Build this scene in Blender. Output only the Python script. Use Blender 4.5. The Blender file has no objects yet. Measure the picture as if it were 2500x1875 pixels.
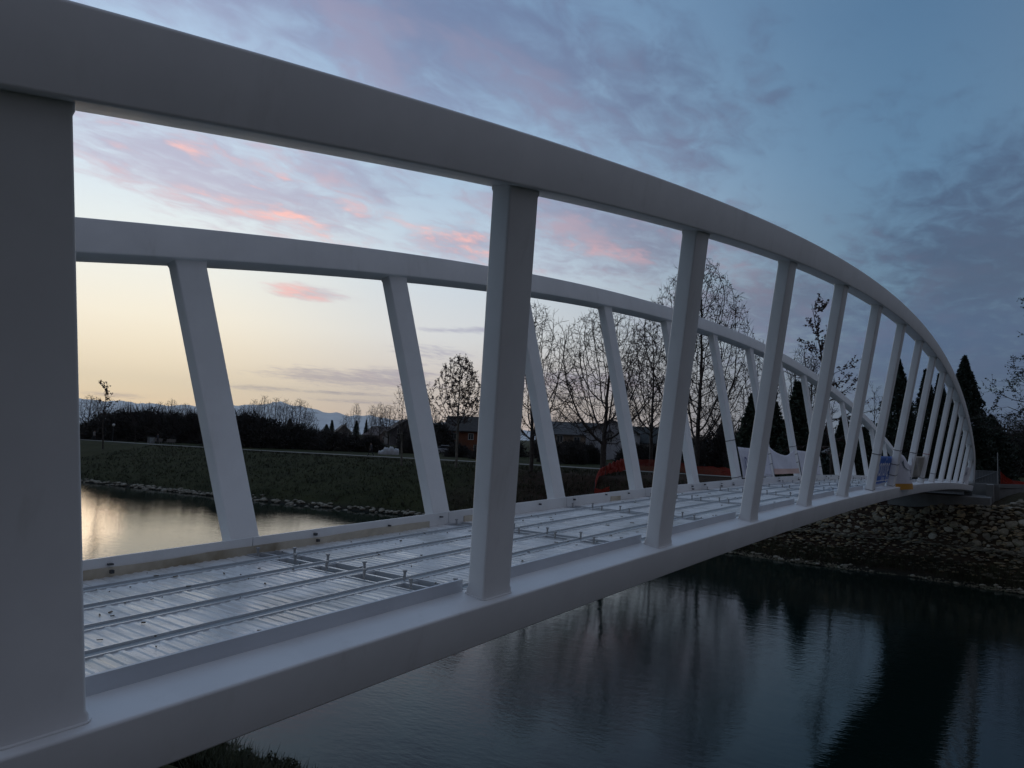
import bpy, bmesh, math, random
import numpy as np
from mathutils import Vector, Matrix, noise as mnoise
R = random.Random(7)
scene = bpy.context.scene
COL = scene.collection

# ---------------------------------------------------------------- camera
SC = 1.6                       # metres per calibration unit
ZC = 4.2 * SC                  # camera height over the water (water is z = 0)
F_PX, CX, CY = 1738.1, 1250.0, 937.5
YAW, PITCH, ROLL = 0.64173, 0.07806, 0.03639
def _axes():
    cy, sy, cp, sp = math.cos(YAW), math.sin(YAW), math.cos(PITCH), math.sin(PITCH)
    f = np.array([cy*cp, sy*cp, sp]); r = np.array([sy, -cy, 0.0]); u = np.cross(r, f)
    cr, sr = math.cos(ROLL), math.sin(ROLL)
    return f, cr*r + sr*u, -sr*r + cr*u
AF, AR, AU = _axes()
def ray(u, v):
    return AF + (u-CX)/F_PX*AR + (CY-v)/F_PX*AU
cam_d = bpy.data.cameras.new('camera')
cam = bpy.data.objects.new('camera', cam_d); COL.objects.link(cam)
cam_d.sensor_width = 36.0; cam_d.sensor_fit = 'HORIZONTAL'
cam_d.lens = F_PX/2500.0*36.0
cam_d.clip_start = 0.05; cam_d.clip_end = 60000
m = Matrix.Identity(4)
for i in range(3):
    m[i][0], m[i][1], m[i][2] = AR[i], AU[i], -AF[i]
m[2][3] = ZC
cam.matrix_world = m
scene.camera = cam
scene.view_settings.view_transform = 'Standard'
scene.view_settings.look = 'None'
scene.view_settings.exposure = 0.0
scene.view_settings.gamma = 1.0
scene.view_settings.use_curve_mapping = False
scene.cycles.use_denoising = True
scene.cycles.max_bounces = 6
scene.cycles.diffuse_bounces = 3
scene.cycles.glossy_bounces = 3
scene.cycles.transparent_max_bounces = 6
scene.cycles.volume_bounces = 0

def srgb(r, g, b):
    f = lambda c: (c/255/12.92 if c/255 <= 0.04045 else ((c/255+0.055)/1.055)**2.4)
    return (f(r), f(g), f(b), 1.0)

# ---------------------------------------------------------------- node helper
class NT:
    def __init__(s, tree):
        s.t = tree; s.n = tree.nodes; s.l = tree.links
    def node(s, typ, **kw):
        n = s.n.new(typ)
        for k, v in kw.items():
            setattr(n, k, v)
        return n
    def put(s, sock, v):
        if hasattr(v, 'is_output') or isinstance(v, bpy.types.NodeSocket):
            s.l.new(v, sock)
        else:
            sock.default_value = v
    def math(s, op, a, b=0.0, c=None, clamp=False):
        n = s.node('ShaderNodeMath', operation=op, use_clamp=clamp)
        s.put(n.inputs[0], a); s.put(n.inputs[1], b)
        if c is not None: s.put(n.inputs[2], c)
        return n.outputs[0]
    def vmath(s, op, a, b=(0, 0, 0)):
        n = s.node('ShaderNodeVectorMath', operation=op)
        s.put(n.inputs[0], a); s.put(n.inputs[1], b)
        return n.outputs['Value'] if op in ('DOT_PRODUCT', 'LENGTH') else n.outputs[0]
    def mix(s, f, a, b, blend='MIX'):
        n = s.node('ShaderNodeMix', data_type='RGBA', blend_type=blend, clamp_factor=True)
        s.put(n.inputs[0], f); s.put(n.inputs[6], a); s.put(n.inputs[7], b)
        return n.outputs[2]
    def ramp(s, f, stops, interp='LINEAR'):
        n = s.node('ShaderNodeValToRGB'); cr = n.color_ramp; cr.interpolation = interp
        while len(cr.elements) < len(stops): cr.elements.new(0.5)
        for e, (p, c) in zip(cr.elements, stops):
            e.position = p; e.color = c if len(c) == 4 else (*c, 1)
        s.put(n.inputs[0], f)
        return n.outputs[0]
    def smooth(s, x, lo, hi):
        n = s.node('ShaderNodeMapRange', interpolation_type='SMOOTHSTEP')
        s.put(n.inputs[0], x); n.inputs[1].default_value = lo; n.inputs[2].default_value = hi
        return n.outputs[0]
    def noise(s, vec, scale, detail=4, rough=0.55, dist=0.0):
        n = s.node('ShaderNodeTexNoise')
        if vec is not None: s.put(n.inputs['Vector'], vec)
        n.inputs['Scale'].default_value = scale; n.inputs['Detail'].default_value = detail
        n.inputs['Roughness'].default_value = rough; n.inputs['Distortion'].default_value = dist
        return n.outputs[0]
    def xyz(s, v):
        n = s.node('ShaderNodeSeparateXYZ'); s.put(n.inputs[0], v); return n.outputs
    def comb(s, x, y, z):
        n = s.node('ShaderNodeCombineXYZ'); s.put(n.inputs[0], x); s.put(n.inputs[1], y); s.put(n.inputs[2], z)
        return n.outputs[0]

# ---------------------------------------------------------------- sky (dusk)
def azel(u, v):
    d = ray(u, v); d = d/np.linalg.norm(d)
    return math.atan2(d[1], d[0]), math.asin(d[2])
SUN_AZ = azel(90, 1000)[0]
SUN_EL = math.radians(2.5)
world = bpy.data.worlds.new('World'); scene.world = world; world.use_nodes = True
W = NT(world.node_tree); W.n.clear()
wo = W.node('ShaderNodeOutputWorld'); bg = W.node('ShaderNodeBackground')
W.l.new(bg.outputs[0], wo.inputs[0])
tc = W.node('ShaderNodeTexCoord')
dirv = W.vmath('NORMALIZE', tc.outputs['Generated'])
dx, dy, dz = W.xyz(dirv)
el = W.math('ARCSINE', dz)
az = W.math('ARCTAN2', dy, dx)
e01 = W.math('MULTIPLY', W.math('MAXIMUM', el, 0.0), 1.0/1.5708)
hl = W.math('SQRT', W.math('ADD', W.math('MULTIPLY', dx, dx), W.math('ADD', W.math('MULTIPLY', dy, dy), 1e-6)))
cosA = W.math('DIVIDE', W.math('ADD', W.math('MULTIPLY', dx, math.cos(SUN_AZ)), W.math('MULTIPLY', dy, math.sin(SUN_AZ))), hl)
angA = W.math('MULTIPLY', W.math('ARCCOSINE', W.math('MINIMUM', W.math('MAXIMUM', cosA, -1.0), 1.0)), 1/math.pi)   # 0 sun side, 1 opposite
D = lambda deg: deg/90.0
ZEN = srgb(120, 132, 156)
near_sun = W.ramp(e01, [(0, srgb(255, 216, 164)), (D(3), srgb(255, 231, 188)), (D(8), srgb(253, 242, 218)), (D(13), srgb(235, 238, 232)),
                        (D(18), srgb(210, 224, 234)), (D(26), srgb(172, 194, 218)), (D(38), srgb(132, 156, 188)), (1, ZEN)])
mid = W.ramp(e01, [(0, srgb(224, 198, 180)), (D(3), srgb(224, 207, 190)), (D(8), srgb(218, 219, 218)), (D(14), srgb(194, 208, 220)),
                   (D(22), srgb(154, 180, 205)), (D(32), srgb(122, 151, 182)), (1, ZEN)])
side = W.ramp(e01, [(0, srgb(96, 109, 124)), (D(5), srgb(98, 118, 136)), (D(12), srgb(98, 127, 150)), (D(20), srgb(91, 125, 155)),
                    (D(30), srgb(80, 113, 145)), (1, ZEN)])
back = W.ramp(e01, [(0, srgb(55, 55, 66)), (D(10), srgb(65, 65, 77)), (D(25), srgb(82, 86, 100)), (1, ZEN)])
sky = W.mix(W.smooth(angA, 0.03, 0.17), near_sun, mid)
sky = W.mix(W.smooth(angA, 0.15, 0.36), sky, side)
rear = W.ramp(e01, [(0, srgb(101, 100, 106)), (D(10), srgb(116, 115, 121)), (D(25), srgb(118, 122, 131)), (1, ZEN)])
sky = W.mix(W.smooth(angA, 0.34, 0.60), sky, rear)
sky = W.mix(W.smooth(angA, 0.60, 0.95), sky, back)
# cloud layer: noise on a plane overhead, gathered into banks
pz = W.math('ADD', W.math('MAXIMUM', dz, 0.0), 0.06)
cp_ = W.comb(W.math('DIVIDE', dx, pz), W.math('DIVIDE', dy, pz), 0.0)
mp = W.node('ShaderNodeMapping'); W.put(mp.inputs[0], cp_)
mp.inputs['Rotation'].default_value = (0, 0, -0.35); mp.inputs['Scale'].default_value = (1.0, 1.7, 1)
n1 = W.noise(mp.outputs[0], 1.3, 6, 0.60, 0.5)
sh = W.vmath('ADD', mp.outputs[0], (0.10*math.cos(SUN_AZ), 0.24*math.sin(SUN_AZ), 0))
n2 = W.noise(sh, 1.3, 4, 0.60, 0.5)
nf = W.noise(mp.outputs[0], 6.5, 4, 0.6, 0.5)
banks = [  # u, v, half length, half thickness (px), slope of the long axis, weight, pink
    (520, 415, 520, 125, 0.33, 1.1, 0.3), (600, 455, 470, 62, 0.36, 0.95, 1.25), (1120, 590, 230, 60, 0.12, 1.05, 1.0), (1500, 570, 500, 135, 0.10, 1.1, 0.24), (1480, 612, 330, 26, 0.10, 1.0, 0.6),
    (1000, 70, 1050, 260, 0.16, 1.05, 0.07), (1540, 270, 460, 270, -0.20, 0.95, 0.05), (2400, 620, 480, 220, -0.22, 1.05, 0.0),
    (2250, 860, 700, 190, -0.04, 1.05, 0.0), (740, 714, 120, 24, 0.1, 1.0, 0.8), (870, 925, 260, 24, 0.07, 1.1, 0.05), (640, 947, 150, 9, 0.06, 0.9, 0.0),
    (1160, 806, 190, 10, 0.0, 0.9, 0.0), (1420, 935, 360, 50, 0.04, 0.9, 0.2), (290, 965, 120, 8, 0.06, 0.9, 0.0), (870, 980, 170, 7, 0.05, 0.85, 0.0),
    (1900, 760, 460, 160, 0.0, 1.0, 0.08), (2430, 1020, 420, 120, -0.03, 0.95, 0.0), (1060, 870, 120, 40, 0.05, 0.8, 0.0), (840, 430, 280, 80, 0.2, 1.0, 0.1), (760, 903, 130, 6, 0.05, 0.95, 0.0), (960, 912, 150, 16, 0.05, 1.0, 0.0), (800, 958, 220, 6, 0.05, 0.9, 0.0)]
cover = None; pinkw = None
ae = W.comb(az, el, 0.0)
for (u, v, hl_, ht_, sl, wt, pk) in banks:
    a0, e0 = azel(u, v)
    a1, e1 = azel(u+hl_, v+hl_*sl)
    ux, uy = a1-a0, e1-e0; L = math.hypot(ux, uy)
    bm_ = W.node('ShaderNodeMapping', vector_type='TEXTURE'); W.put(bm_.inputs[0], ae)
    bm_.inputs['Location'].default_value = (a0, e0, 0); bm_.inputs['Rotation'].default_value = (0, 0, math.atan2(uy, ux)); bm_.inputs['Scale'].default_value = (L, ht_/F_PX, 1)
    q = W.vmath('DOT_PRODUCT', bm_.outputs[0], bm_.outputs[0])
    g = W.math('MULTIPLY', W.math('POWER', math.exp(-0.9), q), wt)
    cover = g if cover is None else W.math('MAXIMUM', cover, g)
    if pk:
        pg = W.math('MULTIPLY', g, pk)
        pinkw = pg if pinkw is None else W.math('MAXIMUM', pinkw, pg)
cover = W.math('ADD', cover, W.math('MULTIPLY', W.smooth(angA, 0.30, 0.55), 0.42))
d0 = W.math('ADD', W.math('MULTIPLY', n1, 0.62), W.math('MULTIPLY', nf, 0.72))
dens = W.smooth(W.math('ADD', d0, W.math('MULTIPLY', cover, 0.60)), 0.90, 1.36)
dens = W.math('MULTIPLY', dens, W.smooth(cover, 0.04, 0.4))
lit = W.smooth(W.math('ADD', W.math('SUBTRACT', n1, n2), W.math('MULTIPLY', W.math('SUBTRACT', nf, 0.5), 0.45)), -0.06, 0.20)
shade = W.mix(W.smooth(angA, 0.1, 0.4), (0.76, 0.64, 0.71, 1), (0.56, 0.49, 0.55, 1))
shade = W.mix(W.smooth(el, 0.13, 0.22), (0.60, 0.60, 0.74, 1), shade)
body = W.mix(1.0, sky, shade, 'MULTIPLY')
pink = W.mix(W.smooth(angA, 0.08, 0.36), srgb(250, 192, 182), srgb(176, 146, 162))
body = W.mix(W.math('MULTIPLY', W.math('MULTIPLY', lit, pinkw), 1.15, clamp=True), body, pink)
skyc = W.mix(W.math('MULTIPLY', dens, 0.95), sky, body)
below = W.smooth(el, -0.06, 0.0)
skyc = W.mix(below, srgb(40, 45, 48), skyc)
W.put(bg.inputs[0], skyc); bg.inputs[1].default_value = 1.16

world.cycles.sampling_method = 'MANUAL'; world.cycles.sample_map_resolution = 256
sun_d = bpy.data.lights.new('sun', 'SUN'); sun_d.energy = 0.12; sun_d.angle = math.radians(14); sun_d.color = (1.0, 0.72, 0.48)
sun = bpy.data.objects.new('sun', sun_d); COL.objects.link(sun)
sd = Vector((math.cos(SUN_AZ)*math.cos(SUN_EL), math.sin(SUN_AZ)*math.cos(SUN_EL), math.sin(SUN_EL)))
sun.rotation_euler = sd.to_track_quat('Z', 'Y').to_euler(); sun.location = (0, 0, 60)

# ---------------------------------------------------------------- materials
MATS = {}
def mat(name, col, rough=0.6, metal=0.0, spec=0.5, var=0.0, vscale=3.0, col2=None, bump=0.0, bscale=20.0, coord='Object', c2amt=0.5, detail=6, emis=None):
    if name in MATS: return MATS[name]
    mt = bpy.data.materials.new(name); mt.use_nodes = True
    N = NT(mt.node_tree); b = N.n['Principled BSDF']
    b.inputs['Roughness'].default_value = rough; b.inputs['Metallic'].default_value = metal
    b.inputs['Specular IOR Level'].default_value = spec
    t = N.node('ShaderNodeTexCoord')
    v = t.outputs[coord]
    c = (*col[:3], 1)
    if var or col2:
        nz = N.noise(v, vscale, detail, 0.6)
        f = N.smooth(nz, 0.35, 0.65)
        lo = tuple(x*(1-var) for x in c[:3])+(1,); hi = tuple(min(1, x*(1+var)) for x in c[:3])+(1,)
        cc = N.mix(f, lo, hi)
        if col2:
            nz2 = N.noise(v, vscale*0.37, detail, 0.65, 0.3)
            cc = N.mix(N.math('MULTIPLY', N.smooth(nz2, 0.48, 0.66), c2amt), cc, (*col2[:3], 1))
        N.put(b.inputs['Base Color'], cc)
    else:
        b.inputs['Base Color'].default_value = c
    if bump:
        bn = N.node('ShaderNodeBump'); bn.inputs['Strength'].default_value = 1.0; bn.inputs['Distance'].default_value = bump
        N.put(bn.inputs['Height'], N.noise(v, bscale, 5, 0.6)); N.l.new(bn.outputs[0], b.inputs['Normal'])
    MATS[name] = mt
    return mt

def paint_white():
    mt = mat('white_paint', (0.75, 0.75, 0.745), 0.42, var=0.035, vscale=1.4)
    N = NT(mt.node_tree); b = N.n['Principled BSDF']
    t = N.node('ShaderNodeTexCoord')
    # faint dull patches of wash and dust that run down the steel
    mp2 = N.node('ShaderNodeMapping'); N.put(mp2.inputs[0], t.outputs['Object']); mp2.inputs['Scale'].default_value = (2.2, 2.2, 0.5)
    st = N.smooth(N.noise(mp2.outputs[0], 2.0, 8, 0.65), 0.55, 0.8)
    old = b.inputs['Base Color'].links[0].from_socket
    N.put(b.inputs['Base Color'], N.mix(N.math('MULTIPLY', st, 0.5), old, (0.56, 0.55, 0.52, 1)))
    N.put(b.inputs['Roughness'], N.math('ADD', N.math('MULTIPLY', N.noise(t.outputs['Object'], 5, 4), 0.25), 0.32))
    bn = N.node('ShaderNodeBump'); bn.inputs['Strength'].default_value = 0.5; bn.inputs['Distance'].default_value = 0.003
    N.put(bn.inputs['Height'], N.noise(t.outputs['Object'], 3.0, 5)); N.l.new(bn.outputs[0], b.inputs['Normal'])
    return mt
M_WHITE = paint_white()
M_DECK = mat('zinc_sheet', (0.68, 0.68, 0.67), 0.34, metal=0.0, var=0.10, vscale=2.5, col2=(0.40, 0.39, 0.35), c2amt=0.65)
def deck_tune():
    N = NT(M_DECK.node_tree); b = N.n['Principled BSDF']; t = N.node('ShaderNodeTexCoord')
    mp2 = N.node('ShaderNodeMapping'); N.put(mp2.inputs[0], t.outputs['Object']); mp2.inputs['Scale'].default_value = (9.0, 1.2, 1)
    N.put(b.inputs['Roughness'], N.math('ADD', N.math('MULTIPLY', N.smooth(N.noise(mp2.outputs[0], 1.0, 5), 0.35, 0.7), 0.35), 0.20))
deck_tune()
M_GUTTER = mat('grey_channel', (0.30, 0.33, 0.345), 0.5, metal=0.2, var=0.08, vscale=4)
M_GUTLIP = mat('channel_lip', (0.62, 0.64, 0.66), 0.35, metal=0.4)
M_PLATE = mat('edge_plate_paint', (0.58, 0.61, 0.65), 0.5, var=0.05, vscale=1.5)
M_FOAM = mat('stained_band', (0.58, 0.52, 0.42), 0.8, var=0.12, vscale=1.3, col2=(0.20, 0.15, 0.08), c2amt=0.8, bump=0.004, bscale=14)
M_STUD = mat('stud_steel', (0.42, 0.42, 0.42), 0.45, metal=0.6, var=0.3, vscale=3, col2=(0.10, 0.06, 0.04), c2amt=0.8)
M_DARKST = mat('dark_steel', (0.06, 0.065, 0.07), 0.6, var=0.2)
M_CONC = mat('concrete', (0.16, 0.16, 0.155), 0.85, var=0.12, vscale=1.2, col2=(0.10, 0.10, 0.09), bump=0.004, bscale=25)
M_STONE = [mat('stone_grey', (0.15, 0.128, 0.088), 0.85, var=0.25, vscale=5, col2=(0.10, 0.11, 0.06), c2amt=0.7, bump=0.012, bscale=9),
           mat('stone_warm', (0.21, 0.155, 0.085), 0.85, var=0.25, vscale=5, col2=(0.13, 0.12, 0.07), c2amt=0.6, bump=0.012, bscale=9),
           mat('stone_dark', (0.105, 0.093, 0.068), 0.85, var=0.25, vscale=5, col2=(0.06, 0.07, 0.04), c2amt=0.7, bump=0.012, bscale=9),
           mat('stone_pale', (0.25, 0.23, 0.18), 0.8, var=0.2, vscale=6, bump=0.012, bscale=9)]
M_BARK = mat('bark_dark', (0.055, 0.045, 0.038), 0.9, var=0.3, vscale=4)
M_BARK2 = mat('bark_pale', (0.15, 0.135, 0.11), 0.85, var=0.4, vscale=3, col2=(0.05, 0.045, 0.04))
M_TWIG = mat('twig', (0.045, 0.036, 0.033), 0.9)
M_LEAF_DRY = mat('dry_leaf', (0.07, 0.04, 0.035), 0.8, var=0.4, vscale=2)
M_LEAF_GRN = mat('evergreen_leaf', (0.020, 0.032, 0.018), 0.8, var=0.4, vscale=0.8)
M_THUJA = mat('thuja_leaf', (0.016, 0.028, 0.018), 0.8, var=0.45, vscale=0.9)
M_HEDGE = mat('hedge_twig', (0.030, 0.027, 0.022), 0.9, var=0.4, vscale=0.5)
M_GRASSB = mat('grass_blade', (0.032, 0.034, 0.014), 0.85, var=0.4, vscale=0.7, col2=(0.06, 0.045, 0.024))
M_WEED = mat('weed_leaf', (0.040, 0.045, 0.020), 0.85, var=0.4, vscale=1.5, col2=(0.08, 0.05, 0.03))
M_PATH = mat('path_gravel', (0.17, 0.165, 0.145), 0.9, var=0.15, vscale=0.6)
M_NET = None
M_BLACK = mat('black_rope', (0.03, 0.03, 0.035), 0.7)

# ---------------------------------------------------------------- mesh helpers
def origin(p):
    v = Vector((0, 0, 0))
    while p is not None:
        v += p.location; p = p.parent
    return v
def np_mesh(name, V, quads=None, tris=None):
    me = bpy.data.meshes.new(name)
    V = np.asarray(V, dtype=np.float32)
    nq = 0 if quads is None else len(quads); nt = 0 if tris is None else len(tris)
    me.vertices.add(len(V)); me.vertices.foreach_set('co', V.ravel())
    loops = []
    starts = []
    if nq:
        q = np.asarray(quads, dtype=np.int32); loops.append(q.ravel()); starts.append(np.arange(nq, dtype=np.int32)*4)
    if nt:
        t = np.asarray(tris, dtype=np.int32); loops.append(t.ravel()); starts.append(nq*4+np.arange(nt, dtype=np.int32)*3)
    lp = np.concatenate(loops)
    me.loops.add(len(lp)); me.loops.foreach_set('vertex_index', lp)
    me.polygons.add(nq+nt); me.polygons.foreach_set('loop_start', np.concatenate(starts))
    me.update(calc_edges=True); me.validate()
    return me
def obj(name, V, F, material, parent=None, smooth=False, world=True):
    me = bpy.data.meshes.new(name)
    if parent is not None and world:
        o_ = origin(parent); V = [(x-o_.x, y-o_.y, z-o_.z) for x, y, z in V]
    me.from_pydata([tuple(v) for v in V], [], F); me.update()
    if material is not None: me.materials.append(material)
    if smooth:
        me.polygons.foreach_set('use_smooth', [True]*len(me.polygons))
    o = bpy.data.objects.new(name, me); COL.objects.link(o)
    if parent is not None: o.parent = parent
    return o
def link(name, me, material, parent=None, loc=None, smooth=False):
    if material is not None and not me.materials: me.materials.append(material)
    if smooth: me.polygons.foreach_set('use_smooth', [True]*len(me.polygons))
    o = bpy.data.objects.new(name, me); COL.objects.link(o)
    if parent is not None: o.parent = parent
    if loc is not None: o.location = loc
    return o
def tag(o, label, cat, group=None):
    o['label'] = label; o['category'] = cat
    if group: o['group'] = group
    return o
def thing(name, label, cat, loc, rz=0.0, group=None):
    o = bpy.data.objects.new(name, None); o.empty_display_size = 0.3; COL.objects.link(o)
    o.location = loc; o.rotation_euler = (0, 0, rz)
    return tag(o, label, cat, group)
def box_vf(cx, cy, cz, sx, sy, sz):
    V = [(cx+a*sx/2, cy+b*sy/2, cz+c*sz/2) for a in (-1, 1) for b in (-1, 1) for c in (-1, 1)]
    F = [(0, 1, 3, 2), (4, 6, 7, 5), (0, 4, 5, 1), (2, 3, 7, 6), (0, 2, 6, 4), (1, 5, 7, 3)]
    return V, F
class MB:
    def __init__(s): s.V = []; s.F = []
    def add(s, V, F):
        o = len(s.V); s.V += [tuple(v) for v in V]; s.F += [tuple(i+o for i in f) for f in F]
        return s
    def box(s, cx, cy, cz, sx, sy, sz): return s.add(*box_vf(cx, cy, cz, sx, sy, sz))
    def build(s, name, material, parent=None, smooth=False, world=True): return obj(name, s.V, s.F, material, parent, smooth, world)
def rrect(w0, w1, h0, h1, r, seg=3):
    pts = []
    for cx, cy, a0 in ((w1-r, h1-r, 0), (w0+r, h1-r, 90), (w0+r, h0+r, 180), (w1-r, h0+r, 270)):
        for k in range(seg+1):
            a = math.radians(a0+90*k/seg); pts.append((cx+r*math.cos(a), cy+r*math.sin(a)))
    return pts
def sweep(rings, cap=True):
    n = len(rings[0]); V = [p for r in rings for p in r]; F = []
    for i in range(len(rings)-1):
        for k in range(n):
            a, b = i*n+k, i*n+(k+1) % n
            F.append((a, b, b+n, a+n))
    if cap:
        F.append(tuple(range(n-1, -1, -1))); F.append(tuple((len(rings)-1)*n+k for k in range(n)))
    return V, F
def segs_mesh(name, P0, P1, R0, R1, sides=4):
    P0, P1 = np.asarray(P0, float), np.asarray(P1, float); R0, R1 = np.asarray(R0, float), np.asarray(R1, float)
    d = P1-P0; L = np.linalg.norm(d, axis=1, keepdims=True); d = d/np.maximum(L, 1e-6)
    ref = np.where(np.abs(d[:, 2:3]) < 0.9, np.array([[0, 0, 1.0]]), np.array([[1.0, 0, 0]]))
    a = np.cross(d, ref); a /= np.linalg.norm(a, axis=1, keepdims=True); b = np.cross(d, a)
    n = len(P0); V = np.zeros((n, 2*sides, 3)); 
    for k in range(sides):
        t = 2*math.pi*k/sides; off = math.cos(t)*a+math.sin(t)*b
        V[:, k] = P0+off*R0[:, None]; V[:, sides+k] = P1+off*R1[:, None]
    base = (np.arange(n)*2*sides)[:, None]
    q = []
    for k in range(sides):
        k2 = (k+1) % sides
        q.append(base+np.array([[k, k2, sides+k2, sides+k]]))
    Q = np.concatenate(q, axis=0)
    return V.reshape(-1, 3), Q
def cards_mesh(P, size, rng, flat=0.0, aspect=0.6):
    n = len(P); P = np.asarray(P, float)
    a = rng.normal(size=(n, 3)); a /= np.linalg.norm(a, axis=1, keepdims=True)
    b = rng.normal(size=(n, 3)); b -= (b*a).sum(1, keepdims=True)*a; b /= np.linalg.norm(b, axis=1, keepdims=True)
    if flat: b[:, 2] *= (1-flat); a[:, 2] *= (1-flat)
    s = (size*(0.6+0.8*rng.random(n)))[:, None]
    V = np.stack([P-a*s*0.5, P+b*s*aspect*0.5, P+a*s*0.5, P-b*s*aspect*0.5], 1).reshape(-1, 3)
    return V, np.arange(n*4).reshape(n, 4)

# ---------------------------------------------------------------- terrain
WY = [-400, 0.9, 6.4, 10.6, 16, 44, 61, 75, 89, 140, 400, 3000]
WX = [40, 44.1, 45.2, 45.0, 45.4, 43.6, 40.6, 39.0, 37.2, 31.5, 10, -300]
PY = [-400, -30, 10, 39, 47.8, 63.5, 91, 110, 138, 200, 400, 3000]
PX = [70, 69, 68.5, 67.7, 67.6, 64.8, 58.8, 57.2, 56.5, 50, 30, -280]
TY = [-400, 12, 25, 45, 65, 90, 3000]
TW = [5.0, 5.0, 6.5, 12.0, 16, 17, 17]
XN = 9.0; ZG = 3.89
def far_w(y): return np.interp(y, WY, WX)
def hgt(x, y):
    x = np.asarray(x, float); y = np.asarray(y, float)
    xw = np.interp(y, WY, WX); tw = np.interp(y, TY, TW)
    t = (x-xw)
    s = np.clip(t/tw, 0, 1)
    steep = np.interp(y, [18, 50], [0.0, 1.0])
    prof_l = np.where(t < 1.6, t/1.6*0.55, 0.55+(ZG-0.55)*np.clip((t-1.6)/(tw-1.6), 0, 1)**0.85)
    prof_r = np.where(s < 0.12, s/0.12*0.28, np.where(s < 0.46, 0.28+(s-0.12)/0.34*1.35, np.where(s < 0.56, 1.63+(s-0.46)/0.10*0.12, 1.75+(s-0.56)/0.44*(ZG-1.75))))
    z = prof_r*(1-steep)+prof_l*steep
    z = np.where(t < 0, np.maximum(-2.2, t*0.6), z)
    side_ = np.clip((2.6-y)/1.2, 0, 1)*np.clip((y+14)/6, 0, 1)*np.clip((x-49.6)/4.2, 0, 1)*np.clip((66-x)/6, 0, 1)
    z = z+0.72*side_
    # near bank: falls from the embankment top at the camera to the water
    xn = XN + 0.25*np.sin(y*0.9)+0.2*np.sin(y*2.3+1)
    u = (xn-x)
    zn = np.where(u < 0, np.maximum(-2.2, u*0.6), np.minimum(u*0.565, 5.1-0.55*np.clip(y-1.0, 0, 1)*np.clip(9.6-y, 0, 1)))
    return np.maximum(z, zn)
def axis_pts(spec):
    out = []
    for a, b, st in spec: out += list(np.arange(a, b, st))
    return np.array(out)
gx = np.concatenate([axis_pts([(-6000, -600, 900), (-600, -60, 60), (-60, -6, 6), (-6, 10.5, 0.35), (10.5, 30, 3), (30, 72, 0.45), (72, 110, 2), (110, 300, 12), (300, 1500, 120)]), [1500, 2500, 4000, 6500, 9500]])
gy = np.concatenate([axis_pts([(-6000, -600, 900), (-600, -60, 60), (-60, -12, 6), (-12, 55, 0.6), (55, 145, 1.6), (145, 300, 12), (300, 1500, 120)]), [1500, 2500, 4000, 6500, 9500]])
GX, GY = np.meshgrid(gx, gy, indexing='ij')
GZ = hgt(GX, GY)
fine = (GX > -6) & (GX < 72) & (GY > -60) & (GY < 150)
nn = np.zeros_like(GZ)
idx = np.argwhere(fine)
for i, j in idx:
    x, y = GX[i, j], GY[i, j]
    nn[i, j] = mnoise.noise((x*0.5, y*0.35, 0.3))*0.10+mnoise.noise((x*1.7, y*1.3, 4.1))*0.05
GZ = GZ+np.where(GZ > 0.05, nn, 0)*np.where(np.abs(GX-np.interp(GY, PY, PX)) < 3, 0.15, 1)
nx, ny = len(gx), len(gy)
ii, jj = np.meshgrid(np.arange(nx-1), np.arange(ny-1), indexing='ij')
a = (ii*ny+jj).ravel()
gm = np_mesh('ground', np.stack([GX, GY, GZ], -1).reshape(-1, 3), quads=np.stack([a, a+ny, a+ny+1, a+1], -1))
def ground_mat():
    mt = bpy.data.materials.new('ground_grass'); mt.use_nodes = True
    N = NT(mt.node_tree); b = N.n['Principled BSDF']; b.inputs['Roughness'].default_value = 0.95; b.inputs['Specular IOR Level'].default_value = 0.1
    g = N.node('ShaderNodeNewGeometry').outputs['Position']
    x, y, z = N.xyz(g)
    n1 = N.noise(g, 0.35, 8, 0.65); n2 = N.noise(g, 3.0, 8, 0.7); n3 = N.noise(g, 14, 4, 0.7)
    c = N.mix(N.smooth(n1, 0.35, 0.65), (0.021, 0.026, 0.009, 1), (0.038, 0.042, 0.015, 1))
    c = N.mix(N.smooth(n2, 0.5, 0.75), c, (0.052, 0.042, 0.022, 1))
    c = N.mix(N.math('MULTIPLY', N.smooth(n3, 0.5, 0.8), 0.6), c, (0.018, 0.020, 0.010, 1))
    # bare brown earth round the new abutment
    soil = N.mix(N.smooth(n2, 0.3, 0.7), (0.022, 0.015, 0.011, 1), (0.050, 0.031, 0.021, 1))
    r = N.math('SUBTRACT', 1.0, N.smooth(N.math('ADD', N.vmath('LENGTH', N.vmath('SUBTRACT', g, (53, 20, 4))), N.math('MULTIPLY', n1, 14.0)), 22.0, 34.0))
    c = N.mix(r, c, soil)
    # wet mud at the water's edge
    c = N.mix(N.math('SUBTRACT', 1.0, N.smooth(N.math('ADD', z, N.math('MULTIPLY', n2, 0.3)), 0.2, 0.6)), c, (0.022, 0.020, 0.015, 1))
    N.put(b.inputs['Base Color'], c)
    bn = N.node('ShaderNodeBump'); bn.inputs['Distance'].default_value = 0.12; bn.inputs['Strength'].default_value = 0.9
    N.put(bn.inputs['Height'], N.math('ADD', n2, N.math('MULTIPLY', n3, 0.5))); N.l.new(bn.outputs[0], b.inputs['Normal'])
    return mt
ground = link('ground', gm, ground_mat(), smooth=True); ground['kind'] = 'structure'
def gz(x, y): return float(hgt(x, y))
def on_ground(u, v):
    d = ray(u, v); t = 2.0
    for k in range(4000):
        p = d*t
        if p[2]+ZC < gz(p[0], p[1]) and p[0] > 20: break
        t += 0.15 if t < 200 else 1.0
    return Vector((d[0]*t, d[1]*t, gz(d[0]*t, d[1]*t)))
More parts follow.
